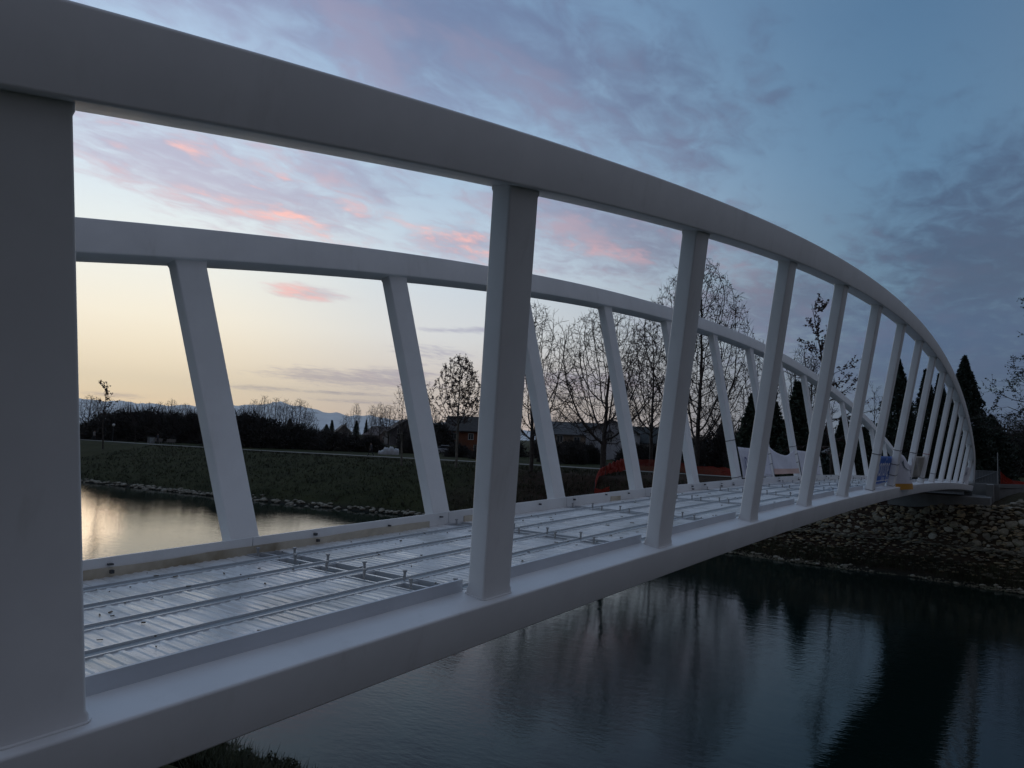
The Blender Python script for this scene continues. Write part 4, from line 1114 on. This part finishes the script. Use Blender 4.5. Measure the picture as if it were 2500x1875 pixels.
# bushes and hedges of the far bank: each a thing, dense and dark
hedges = [(215, 150, 1040, 60), (262, 150, 1015, 60), (310, 145, 1003, 66), (365, 150, 1003, 66), (420, 150, 1010, 66), (470, 150, 1015, 60), (515, 155, 1018, 60), (560, 160, 1015, 55), (600, 160, 1012, 60), (650, 150, 1030, 70),
          (710, 150, 1035, 60), (765, 160, 1048, 50), (815, 170, 1056, 50), (860, 160, 1066, 45), (905, 150, 1070, 40), (1000, 118, 1068, 26), (905, 130, 1064, 30), (1020, 130, 1040, 50), (1060, 140, 1030, 50), (1170, 150, 1060, 40), (1225, 120, 1045, 50), (1335, 120, 1070, 40), (1400, 110, 1075, 40),
          (1120, 105, 1085, 34), (1190, 100, 1085, 40), (1350, 95, 1085, 34), (1395, 92, 1090, 34), (1440, 96, 1085, 34), (1545, 100, 1085, 40), (1600, 98, 1088, 40), (1560, 120, 1090, 40), (1640, 110, 1085, 45), (1700, 105, 1070, 50), (1770, 100, 1045, 55), (1830, 95, 1040, 50), (1900, 95, 1040, 50), (1960, 95, 1050, 50), (2020, 95, 1060, 50), (2090, 95, 1080, 45),
          (2150, 92, 1065, 45), (2230, 90, 1060, 45), (2300, 90, 1055, 45), (2390, 95, 1050, 50), (2450, 110, 1055, 60), (2520, 110, 1050, 60)]
hedges = [(u, (150 if u < 250 else 134 if u < 540 else 119 if u < 790 else 116) if u < 1000 else dist, vt, w) for (u, dist, vt, w) in hedges]
HED = []
for k in range(4):
    rng = np.random.default_rng(200+k); n = 9000
    d = rng.normal(size=(n, 3)); d /= np.linalg.norm(d, axis=1, keepdims=True); d[:, 2] = np.abs(d[:, 2])
    lump = 0.8+0.25*np.array([mnoise.noise(Vector(x)*2.6+Vector((k*5.1, 0, 0))) for x in d])
    P = d*(rng.random(n)**0.4*lump)[:, None]; P[:, 2] = np.maximum(P[:, 2], 0)
    V, Q = cards_mesh(P, 0.10, rng, aspect=0.35); me = np_mesh('foliage', V, quads=Q); me.materials.append(M_HEDGE)
    tw = rng.normal(size=(420, 3)); tw /= np.linalg.norm(tw, axis=1, keepdims=True); tw[:, 2] = np.abs(tw[:, 2])
    V2, Q2 = segs_mesh('s', tw*0.2, tw*rng.uniform(0.85, 1.12, (420, 1)), [0.012]*420, [0.004]*420, 3); ms = np_mesh('stem', V2, quads=Q2); ms.materials.append(M_TWIG)
    HED.append((me, ms))
ordw = ['first', 'second', 'third', 'fourth', 'fifth', 'sixth', 'seventh', 'eighth', 'ninth', 'tenth', 'eleventh', 'twelfth', 'thirteenth', 'fourteenth', 'fifteenth', 'sixteenth', 'seventeenth', 'eighteenth', 'nineteenth', 'twentieth', 'twenty-first', 'twenty-second']
cnt = {}
for k, (u, dist, vt, w) in enumerate(sorted(hedges)):
    b = ground_at(u, dist); H = px_h(b, u, vt); rr = w/F_PX*dist
    zone = 'in the dark hedge left of the first far post' if u < 540 else ('in the hedge below the poplars and the gabled house' if u < 1000 else ('between the houses' if u < 1680 else 'in the dark growth beyond the bridge'))
    cnt[zone] = cnt.get(zone, 0)+1
    t = thing('hedge_bush', '%s dark bush from the left %s' % (ordw[cnt[zone]-1], zone), 'bush', (b.x, b.y, b.z-0.1), R.uniform(0, 6.28), 'dark bushes of the far bank')
    t.scale = (rr*1.3, rr*1.3, max(H, 1.0)*1.25); me, ms = HED[k % 4]; link('foliage', me, None, t); link('stem', ms, None, t)

# ---------------------------------------------------------------- houses
M_GLASS = mat('window_glass', (0.02, 0.025, 0.03), 0.1)
M_FRAME = mat('window_frame', (0.5, 0.5, 0.48), 0.6)
def house(label, u, dist, wall_w, depth, eave, ridge, rz, wall_col, roof_col, windows, dz=0.0, chimney=True, gable_front=True, over=0.5):
    """local x = width of the front, front faces local -y; ridge runs along y when gable_front"""
    b = ground_at(u, dist)
    vx, vy = -b.x, -b.y
    face = math.atan2(vy, vx)+math.pi/2 + rz           # local -y looks at the camera
    t = thing('house', label, 'house', (b.x, b.y, b.z-0.15+dz), face, 'houses behind the far bank')
    key = 'wall_%d_%d_%d' % tuple(int(c*100) for c in wall_col)
    mw = mat(key, wall_col, 0.9, var=0.12, vscale=0.6); mr = mat('roof_%d_%d_%d' % tuple(int(c*200) for c in roof_col), roof_col, 0.8, var=0.25, vscale=1.5, bump=0.03, bscale=6)
    w, d = wall_w/2, depth/2
    mb = MB()
    if gable_front:
        V = [(-w, -d, 0), (w, -d, 0), (w, d, 0), (-w, d, 0), (-w, -d, eave), (w, -d, eave), (w, d, eave), (-w, d, eave), (0, -d, ridge), (0, d, ridge)]
        F = [(0, 1, 5, 8, 4), (2, 3, 7, 9, 6), (1, 2, 6, 5), (3, 0, 4, 7), (0, 3, 2, 1)]
        rf = lambda sx, o: [(0, -d-over, ridge+0.14), (0, d+over, ridge+0.14), (sx*(w+over), d+over, eave-over*(ridge-eave)/w+0.14), (sx*(w+over), -d-over, eave-over*(ridge-eave)/w+0.14)]
    else:
        V = [(-w, -d, 0), (w, -d, 0), (w, d, 0), (-w, d, 0), (-w, -d, eave), (w, -d, eave), (w, d, eave), (-w, d, eave), (-w, 0, ridge), (w, 0, ridge)]
        F = [(0, 1, 5, 4), (2, 3, 7, 6), (1, 2, 6, 9, 5), (3, 0, 4, 8, 7), (0, 3, 2, 1)]
        rf = lambda sx, o: [(-w-over, 0, ridge+0.14), (w+over, 0, ridge+0.14), (w+over, sx*(d+over), eave-over*(ridge-eave)/d+0.14), (-w-over, sx*(d+over), eave-over*(ridge-eave)/d+0.14)]
    obj('wall', V, F, mw, t, world=False)
    for sx in (-1, 1):
        top = rf(sx, 0); bot = [(x, y, z-0.16) for x, y, z in top]
        obj('roof', top+bot, [(0, 1, 2, 3), (7, 6, 5, 4), (0, 4, 5, 1), (1, 5, 6, 2), (2, 6, 7, 3), (3, 7, 4, 0)], mr, t, world=False)
    if chimney:
        mbc = MB(); mbc.box(w*0.35, d*0.2, ridge+0.2, 0.6, 0.6, 1.5); mbc.build('chimney', mw, t, world=False)
    for (x, z, ww, hh) in windows:
        mbw = MB(); 
        for (bx, bz, bw, bh) in ((x, z+hh/2, ww+0.16, 0.1), (x, z-hh/2, ww+0.16, 0.1), (x-ww/2, z, 0.1, hh), (x+ww/2, z, 0.1, hh), (x, z, 0.06, hh)): mbw.box(bx, -d-0.03, bz, bw, 0.12, bh)
        fr = mbw.build('window', M_FRAME, t, world=False)
        mg = MB(); mg.box(x, -d-0.012, z, ww, 0.03, hh); mg.build('pane', M_GLASS, fr, world=False)
    return t
house('distant dark gabled house with pale gable edges above the hedge', 835, 330, 7.5, 10, 3.6, 7.0, 0.1, (0.16, 0.15, 0.14), (0.05, 0.045, 0.045), [(-1.6, 3.0, 1.6, 1.0), (1.2, 3.0, 1.6, 1.0)], gable_front=True)
mb_h = [o for o in bpy.data.objects if o.get('label', '').startswith('distant dark gabled')][0]
for sx in (-1, 1):      # pale barge boards
    V = [(0, -5.55, 7.2), (0, -5.55, 6.8), (sx*4.3, -5.55, 2.85), (sx*4.3, -5.55, 3.25)]
    V += [(x, y+0.08, z) for x, y, z in V]
    obj('barge_board', V, [(0, 1, 2, 3), (7, 6, 5, 4), (0, 4, 5, 1), (1, 5, 6, 2), (2, 6, 7, 3), (3, 7, 4, 0)], mat('pale_board', (0.5, 0.46, 0.42), 0.8), mb_h, world=False)
house('distant low house with dull red roof behind the white tarpaulin', 928, 260, 9.0, 8, 3.0, 6.0, 0.75, (0.18, 0.14, 0.12), (0.13, 0.10, 0.09), [(-2, 1.8, 1.2, 1.1), (1.5, 1.8, 1.2, 1.1)])
house('pale house with steep dark roof left of the first near steel post', 985, 205, 9.5, 9, 4.4, 7.6, 0.2, (0.11, 0.105, 0.11), (0.045, 0.035, 0.035), [(-2.2, 4.2, 1.2, 1.3), (0.8, 4.2, 1.2, 1.3), (-2.2, 1.6, 1.2, 1.3), (2.6, 1.6, 1.2, 1.3)])
house('house with dull orange walls behind the small leafy tree', 1150, 150, 9.5, 9, 4.6, 7.4, -0.15, (0.19, 0.07, 0.035), (0.04, 0.035, 0.03), [(-2.9, 3.3, 1.0, 1.2), (0.6, 3.3, 1.0, 1.2), (-2.9, 1.1, 1.0, 1.0), (1.8, 1.1, 1.0, 1.0), (3.0, 3.3, 1.0, 1.2)], gable_front=False)
house('long house with grey roof and cream wall left of the white house', 1385, 150, 13, 9, 4.6, 7.0, 0.1, (0.26, 0.20, 0.15), (0.085, 0.085, 0.085), [(-4.6, 3.5, 1.2, 1.3), (-2, 3.5, 1.2, 1.3), (1.5, 3.4, 1.2, 1.2)], gable_front=False)
wh = house('white gabled house with a hooded arched window behind the spreading tree', 1498, 128, 8.8, 9, 5.0, 7.0, -0.1, (0.36, 0.36, 0.38), (0.04, 0.035, 0.037), [(-0.2, 3.9, 0.9, 1.4), (-3.2, 1.5, 0.9, 1.1), (2.6, 1.5, 0.9, 1.1), (2.6, 3.7, 0.9, 1.1)])
V = [(-0.95, -4.95, 4.75), (-0.2, -4.95, 5.35), (0.55, -4.95, 4.75), (-0.95, -4.5, 4.75), (-0.2, -4.5, 5.35), (0.55, -4.5, 4.75), (-0.95, -4.95, 4.62), (-0.2, -4.95, 5.2), (0.55, -4.95, 4.62)]
obj('window_hood', V, [(0, 1, 4, 3), (1, 2, 5, 4), (0, 6, 7, 1), (1, 7, 8, 2)], mat('hood_dark', (0.04, 0.035, 0.035), 0.8), wh, world=False)
house('house with dark roof and dull red eaves right of the white house', 1588, 135, 11.0, 9, 3.4, 6.2, 0.05, (0.28, 0.26, 0.23), (0.035, 0.042, 0.042), [(-3.2, 2.2, 1.1, 1.1), (-0.2, 2.2, 1.1, 1.1), (2.8, 2.2, 1.1, 1.1)], gable_front=False)
house('low house with pale roof seen past the far end of the arch', 2128, 88, 8.0, 7, 3.0, 5.0, 0.5, (0.28, 0.27, 0.26), (0.22, 0.21, 0.20), [(-2, 1.7, 1.1, 1.1), (1.2, 1.7, 1.1, 1.1)])

# ---------------------------------------------------------------- parked cars
def car(label, p, rz, col, L=4.3):
    t = thing('parked_car', label, 'car', p, rz, 'cars parked by the houses')
    body = mat('car_%d_%d' % (int(col[0]*100), int(col[2]*100)), col, 0.3); dark = mat('tyre', (0.015, 0.015, 0.015), 0.8)
    prof = [(-2.15, 0.28), (-2.12, 0.62), (-2.0, 0.80), (-1.35, 0.92), (1.55, 0.95), (2.05, 0.86), (2.15, 0.60), (2.12, 0.28)]
    def ext(pr, w, name, m_, par=t):
        n = len(pr); V = [(x, -w, z) for x, z in pr]+[(x, w, z) for x, z in pr]
        F = [tuple(range(n-1, -1, -1)), tuple(range(n, 2*n))]+[(k, (k+1) % n, n+(k+1) % n, n+k) for k in range(n)]
        o = obj(name, V, F, m_, par, world=False)
        bv = o.modifiers.new('b', 'BEVEL'); bv.width = 0.07; bv.segments = 2
        return o
    ext(prof, 0.86, 'body', body)
    cab = ext([(-1.25, 0.90), (-0.55, 1.40), (0.95, 1.44), (1.75, 0.95)], 0.72, 'cabin', M_GLASS)
    ext([(-0.62, 1.38), (-0.5, 1.46), (0.92, 1.48), (1.05, 1.42)], 0.70, 'roof', body)
    for x in (-1.35, 1.35):
        for y in (-0.80, 0.80):
            V = []; F = []; n = 14
            for yy in (-0.1, 0.1): V += [(x+0.31*math.cos(6.283*k/n), y+yy, 0.31+0.31*math.sin(6.283*k/n)) for k in range(n)]
            F = [tuple(range(n)), tuple(range(2*n-1, n-1, -1))]+[(k, n+k, n+(k+1) % n, (k+1) % n) for k in range(n)]
            w_ = obj('wheel', V, F, dark, t, world=False)
            V = [(x+0.18*math.cos(6.283*k/10), y+math.copysign(0.105, y), 0.31+0.18*math.sin(6.283*k/10)) for k in range(10)]
            obj('rim', V, [tuple(range(10))], mat('rim', (0.3, 0.3, 0.3), 0.4, 0.6), w_, world=False)
    for y in (-0.6, 0.6):
        mbx = MB(); mbx.box(-2.13, y, 0.66, 0.06, 0.32, 0.14); mbx.build('headlight', mat('lamp_glass', (0.6, 0.6, 0.6), 0.2), t, world=False)
        mbx = MB(); mbx.box(2.12, y, 0.72, 0.05, 0.25, 0.16); mbx.build('tail_light', mat('lamp_red', (0.25, 0.02, 0.02), 0.3), t, world=False)
    return t
p = ground_at(778, 205); car('white car parked in front of the hedge below the conifers', p, math.atan2(p.y, p.x)+1.35, (0.55, 0.56, 0.58))
p = ground_at(1092, 122); car('pale car parked behind the small leafy tree', p, math.atan2(p.y, p.x)+1.6, (0.30, 0.32, 0.35))

# ---------------------------------------------------------------- tarpaulin heap, posts, benches, lamp
p = on_ground(950, 1112); p = ground_at(950, math.hypot(p.x, p.y)*0.99+4)
t = thing('tarpaulin_heap', 'white tarpaulin draped over a heap beside the slim forked tree', 'tarpaulin', p, math.atan2(p.y, p.x)+math.pi/2)
V = []; F = []; nu, nv = 26, 9
for i in range(nu+1):
    for j in range(nv+1):
        fu, fv = i/nu, j/nv
        x = -1.5+3.0*fu; ridge = 1.1*(1-abs(fu-0.42)**2*2.2)+0.12*math.sin(fu*21)+0.08*math.sin(fu*47)
        a_ = math.pi*fv; y = -1.1*math.cos(a_)*(1+0.06*math.sin(fu*33)); z = max(0.0, ridge*math.sin(a_)**0.75)+0.01
        V.append((x, y, z))
for i in range(nu):
    for j in range(nv): a_ = i*(nv+1)+j; F.append((a_, a_+1, a_+nv+2, a_+nv+1))
obj('sheet', V, F, mat('tarp_white', (0.34, 0.34, 0.34), 0.6, var=0.15, vscale=2), t, True, world=False)
mb = MB(); mb.box(-0.7, -1.28, 0.22, 0.5, 0.3, 0.42); bb = mb.build('blue_tub', mat('tub_blue', (0.02, 0.04, 0.22), 0.5), t, world=False)
for k, (u, dd) in enumerate([(810, 150), (822, 150), (829, 150)]):
    q = ground_at(u, dd); t = thing('garden_stake', '%s of three thin pale stakes in front of the hedge' % ['left', 'middle', 'right'][k], 'stake', q, 0, 'pale stakes by the hedge')
    mb = MB(); mb.box(0, 0, 0.65, 0.09, 0.09, 1.3); mb.build('shaft', mat('stake_wood', (0.22, 0.20, 0.10), 0.8), t, world=False)
    mb = MB(); mb.add([(-.045, -.045, 1.3), (.045, -.045, 1.3), (.045, .045, 1.3), (-.045, .045, 1.3), (0, 0, 1.38)], [(0, 1, 4), (1, 2, 4), (2, 3, 4), (3, 0, 4)]); mb.build('tip', mat('stake_wood', (0.22, 0.20, 0.10), 0.8), t, world=False)
def bench(label, p, rz):
    t = thing('park_bench', label, 'bench', p, rz, 'benches by the path'); wood = mat('bench_wood', (0.20, 0.18, 0.16), 0.8)
    for k in range(4): mb = MB(); mb.box(0, -0.2+0.13*k, 0.45, 1.8, 0.10, 0.04); mb.build('seat_slat', wood, t, world=False)
    for k in range(3): mb = MB(); mb.box(0, 0.28+0.03*k, 0.58+0.14*k, 1.8, 0.035, 0.10); mb.build('back_slat', wood, t, world=False)
    for x in (-0.75, 0.75):
        mb = MB(); mb.box(x, -0.16, 0.22, 0.07, 0.07, 0.44); mb.build('leg', M_CONC, t, world=False)
        mb = MB(); mb.box(x, 0.24, 0.43, 0.07, 0.07, 0.86); mb.build('leg', M_CONC, t, world=False)
def path_pt(u):
    best = None
    for y in np.arange(14, 200, 0.25):
        x = float(np.interp(y, PY, PX)); d = ray(u, 1090)
        e = abs(math.atan2(y, x)-math.atan2(d[1], d[0]))
        if best is None or e < best[0]: best = (e, x, y)
    return Vector((best[1], best[2], ZG+0.06))
for (u, lab) in ((356, 'left of two pale benches by the path'), (388, 'right of two pale benches by the path')):
    q = path_pt(u); f = 1.05; q = Vector((q.x+2.2, q.y+1.0, gz(q.x+2.2, q.y+1)))
    bench(lab, q, -1.2)
q = path_pt(322); q = Vector((q.x+4, q.y+2, ZG))
t = thing('utility_cabinet', 'low grey utility cabinet beside the benches', 'cabinet', q, 0.3)
mb = MB(); mb.box(0, 0, 0.5, 1.1, 0.5, 1.0); mb.build('body', M_CONC, t, world=False)
mb = MB(); mb.box(0, 0, 1.03, 1.2, 0.6, 0.06); mb.build('lid', M_CONC, t, world=False)
for x in (-0.27, 0.27): mb = MB(); mb.box(x, -0.262, 0.5, 0.5, 0.02, 0.9); mb.build('door', M_GUTTER, t, world=False)
q = path_pt(243); q = Vector((q.x+2.5, q.y+1, ZG))
t = thing('street_lamp', 'small lamp post with pale globe by the path at far left', 'lamp', q)
V, F = lathe([(0.10, 0), (0.06, 0.3), (0.05, 2.6), (0.05, 2.65)], 8); obj('pole', V, F, M_DARKST, t, world=False)
V, F = lathe([(0.02, 2.62), (0.16, 2.70), (0.24, 2.86), (0.20, 3.02), (0.06, 3.10)], 10); obj('globe', V, F, mat('lamp_globe', (0.6, 0.6, 0.58), 0.4), t, world=False)
# ---------------------------------------------------------------- people on the path
def person(label, p, rz, stride=0.35, jacket=(0.05, 0.05, 0.06), legs=(0.02, 0.02, 0.025), H=1.74, sit=False):
    s = H/1.74
    J = {'pel': (0, 0, 0.96), 'sp': (0.01, 0, 1.15), 'ch': (0.02, 0, 1.36), 'nk': (0.03, 0, 1.50), 'hd': (0.045, 0, 1.61), 'tp': (0.04, 0, 1.72),
         'lh': (0, 0.10, 0.92), 'lk': (stride*0.42, 0.10, 0.50), 'la': (stride*0.75, 0.10, 0.09), 'lt': (stride*0.75+0.17, 0.11, 0.04),
         'rh': (0, -0.10, 0.92), 'rk': (-stride*0.18, -0.10, 0.50), 'ra': (-stride*0.85, -0.10, 0.12), 'rt': (-stride*0.85+0.16, -0.11, 0.05),
         'ls': (0.01, 0.19, 1.42), 'le': (-0.12, 0.25, 1.14), 'lw': (0.02, 0.24, 0.90), 'lf': (0.05, 0.23, 0.80), 'rs': (0.01, -0.19, 1.42), 're': (0.06, -0.25, 1.14), 'rw': (0.25, -0.22, 0.97), 'rf': (0.32, -0.21, 0.90)}
    E = [('pel', 'sp'), ('sp', 'ch'), ('ch', 'nk'), ('nk', 'hd'), ('hd', 'tp'), ('pel', 'lh'), ('lh', 'lk'), ('lk', 'la'), ('la', 'lt'), ('pel', 'rh'), ('rh', 'rk'), ('rk', 'ra'), ('ra', 'rt'),
         ('ch', 'ls'), ('ls', 'le'), ('le', 'lw'), ('lw', 'lf'), ('ch', 'rs'), ('rs', 're'), ('re', 'rw'), ('rw', 'rf')]
    rad = {'pel': .15, 'sp': .135, 'ch': .16, 'nk': .06, 'hd': .10, 'tp': .075, 'lh': .10, 'rh': .10, 'lk': .065, 'rk': .065, 'la': .05, 'ra': .05, 'lt': .045, 'rt': .045, 'ls': .075, 'rs': .075, 'le': .055, 're': .055, 'lw': .042, 'rw': .042, 'lf': .038, 'rf': .038}
    ks = list(J); me = bpy.data.meshes.new('body'); me.from_pydata([J[k] for k in ks], [(ks.index(a_), ks.index(b_)) for a_, b_ in E], [])
    o = bpy.data.objects.new('body', me); COL.objects.link(o)
    sk = o.modifiers.new('skin', 'SKIN'); sub = o.modifiers.new('sub', 'SUBSURF'); sub.levels = 1; sub.render_levels = 1
    for k, v in zip(ks, me.skin_vertices[0].data): v.radius = (rad[k], rad[k]); v.use_root = (k == 'pel')
    bpy.context.view_layer.update()
    m2 = bpy.data.meshes.new_from_object(o.evaluated_get(bpy.context.evaluated_depsgraph_get())); bpy.data.objects.remove(o)
    t = thing('person', label, 'person', p, rz, 'people on the path'); t.scale = (s, s, s)
    m2.materials.clear()
    for nm, c in (('jacket_%d' % int(jacket[0]*100), jacket), ('trousers_%d' % int(legs[0]*100), legs), ('skin', (0.30, 0.19, 0.14)), ('hair', (0.03, 0.02, 0.015))): m2.materials.append(mat(nm, c, 0.8))
    for pl in m2.polygons:
        z = pl.center.z; hand = (abs(pl.center.y) > 0.17 and z < 0.92+0.05 and z > 0.7)
        pl.material_index = 3 if z > 1.66 or (z > 1.56 and pl.center.x < 0.02) else (2 if z > 1.49 or hand else (0 if z > 0.86 else 1)); pl.use_smooth = True
    link('body', m2, None, t)
    return t
q = path_pt(228); person('person in a light top walking on the path at far left', q, -1.2, 0.30, (0.22, 0.21, 0.20))
q = path_pt(370); q.x += 0.9; person('dark clad person between the two benches', q, 2.0, 0.10)
q = path_pt(906); person('dark clad person striding along the path left of the white tarpaulin', q, 1.9, 0.45)

# ---------------------------------------------------------------- orange site netting
def net_mat():
    mt = bpy.data.materials.new('orange_net'); mt.use_nodes = True; N = NT(mt.node_tree); b = N.n['Principled BSDF']
    b.inputs['Base Color'].default_value = (0.33, 0.030, 0.012, 1); b.inputs['Roughness'].default_value = 0.6
    return mt
M_NET = net_mat()
def netting(label, line, h0, seed, droop=0.15):
    """line: list of (x, y, height) ; woven net as crossing strips with gaps"""
    rnd = random.Random(seed); c = line[0]
    t = thing('safety_netting', label, 'netting', (c[0], c[1], gz(c[0], c[1])), 0, 'orange site netting')
    pts = []
    L = [0]
    for k in range(len(line)-1): L.append(L[-1]+math.hypot(line[k+1][0]-line[k][0], line[k+1][1]-line[k][1]))
    n = max(8, int(L[-1]/0.12)); m_ = 11
    def P(i, j):
        s = L[-1]*i/n; x = np.interp(s, L, [l[0] for l in line]); y = np.interp(s, L, [l[1] for l in line]); h = np.interp(s, L, [l[2] for l in line])
        g0 = max(gz(x, y), 0) if len(line[0]) < 4 else np.interp(s, L, [l[3] for l in line])
        f = j/m_; w = 0.16*mnoise.noise((s*0.9, f*2, seed))+0.05*mnoise.noise((s*3.1, f*4, seed+5))
        return (x+w, y+w*0.5, g0+f*h-droop*(0.5+0.9*mnoise.noise((s*0.8, 3.3, seed)))*f)
    V = []; F = []
    for i in range(n+1):
        for j in range(m_+1): V.append(P(i, j))
    o = obj('net', V, [(i*(m_+1)+j, (i+1)*(m_+1)+j, (i+1)*(m_+1)+j+1, i*(m_+1)+j+1) for i in range(n) for j in range(m_)], M_NET, t)
    wf = o.modifiers.new('w', 'WIREFRAME'); wf.thickness = 0.05; wf.use_replace = True; wf.use_even_offset = False
    for k, l in enumerate(line):
        if k % 2 == 0 or k == len(line)-1:
            g0 = gz(l[0], l[1]) if len(l) < 4 else l[3]
            mb = MB(); mb.box(l[0], l[1], g0+l[2]/2, 0.04, 0.04, l[2]+0.15); mb.build('stake', M_DARKST, t)
    return t
a0 = on_ground(1452, 1196); a1 = on_ground(1478, 1160); a2 = on_ground(1530, 1148); a3 = on_ground(1620, 1152); a4 = on_ground(1720, 1158); a5 = on_ground(1800, 1165)
netting('crumpled orange safety netting on the brown earth left of the bridge end', [(v.x, v.y, h) for v, h in ((a0, 0.5), (a1, 1.0), (a2, 1.45), (a3, 1.2), (a4, 1.0), (a5, 0.9))], 1.2, 3, 0.25)
netting('small heap of orange netting fallen at the slope edge', [(v.x, v.y, h) for v, h in ((on_ground(1450, 1208), 0.55), (on_ground(1470, 1210), 0.5), (on_ground(1488, 1200), 0.4))], 0.5, 5, 0.1)
netting('orange safety netting slumped on the wing wall at the right edge', [(55.6, 2.25, 0.85, 5.05), (55.9, 1.95, 0.45, 5.05), (56.3, 1.6, 0.25, 5.04), (57.2, 1.0, 0.22, 5.03), (59.5, -0.6, 0.3, 5.02), (61.5, -2.1, 0.3, 5.0)], 0.5, 8, 0.05)
# site barrier panel on the abutment with its pole
t = thing('site_barrier', 'grey mesh site barrier panel standing on the far abutment', 'barrier', (54.6, 3.0, 5.03), 0.0)
M_BAR = mat('barrier_steel', (0.14, 0.145, 0.15), 0.5)
for k in range(9): mb = MB(); mb.box(0.38, 0.62-0.155*k, 0.42, 0.02, 0.02, 0.72); mb.build('bar', M_BAR, t, world=False)
for z in (0.06, 0.8): mb = MB(); mb.box(0.41, 0.0, z, 0.04, 1.35, 0.04); mb.build('rail', M_BAR, t, world=False)
mb = MB(); mb.box(0.44, 0.0, 0.42, 0.01, 1.3, 0.70); mb.build('infill_sheet', mat('barrier_sheet', (0.10, 0.105, 0.11), 0.6), t, world=False)
V, Q = segs_mesh('b', [(0.33, 0.6, 0.2)], [(0.33, -0.5, 0.72)], [0.025], [0.025], 6); obj('brace', [tuple(v) for v in V], [tuple(int(x) for x in q) for q in Q], M_BAR, t, world=False)
t = thing('marker_pole', 'thin grey pole standing upright on the abutment corner', 'pole', (53.9, 2.28, 5.0))
V, F = lathe([(0.025, 0), (0.025, 2.0), (0.018, 2.02)], 8); obj('shaft', V, F, mat('pole_grey', (0.22, 0.22, 0.22), 0.5), t, world=False)
V, F = lathe([(0.07, 0.0), (0.06, 0.05), (0.03, 0.06)], 8); obj('foot', V, F, M_DARKST, t, world=False)
# rubble and timber beyond the far railing
for k, (u, v, L_, lab) in enumerate([(1790, 1140, 3.2, 'pale timber plank lying on the ground beyond the far railing'), (2020, 1150, 2.2, 'short pale plank beyond the far railing near the bridge end'), (2070, 1145, 1.8, 'pale board lying by the bridge end beyond the railing')]):
    q = on_ground(u, v); t = thing('timber_plank', lab, 'plank', (q.x, q.y, q.z+0.25), 0.4+k, 'loose planks on the building site'); t.rotation_euler = (0.05, 0.12, 1.9+0.5*k)
    mb = MB(); mb.box(0, 0, 0, L_, 0.22, 0.05); mb.build('board', mat('timber', (0.30, 0.27, 0.22), 0.8, var=0.2), t, world=False)
    mb = MB(); mb.box(0.3, 0, -0.14, 0.12, 0.3, 0.22); mb.build('bearer', M_BARK, t, world=False)

# ---------------------------------------------------------------- evening haze
hv, hf = box_vf(2000, 3000, 700, 36000, 36000, 1480)
haze = obj('haze', [(x, y, z) for x, y, z in hv], hf, None); haze['kind'] = 'stuff'
hm = bpy.data.materials.new('haze_air'); hm.use_nodes = True; N = NT(hm.node_tree); N.n.clear()
ho = N.node('ShaderNodeOutputMaterial'); hp = N.node('ShaderNodeVolumePrincipled'); hp.inputs['Density'].default_value = 2.6e-5; hp.inputs['Anisotropy'].default_value = 0.6; hp.inputs['Color'].default_value = (0.75, 0.85, 0.95, 1)
N.l.new(hp.outputs[0], ho.inputs['Volume']); haze.data.materials.append(hm)
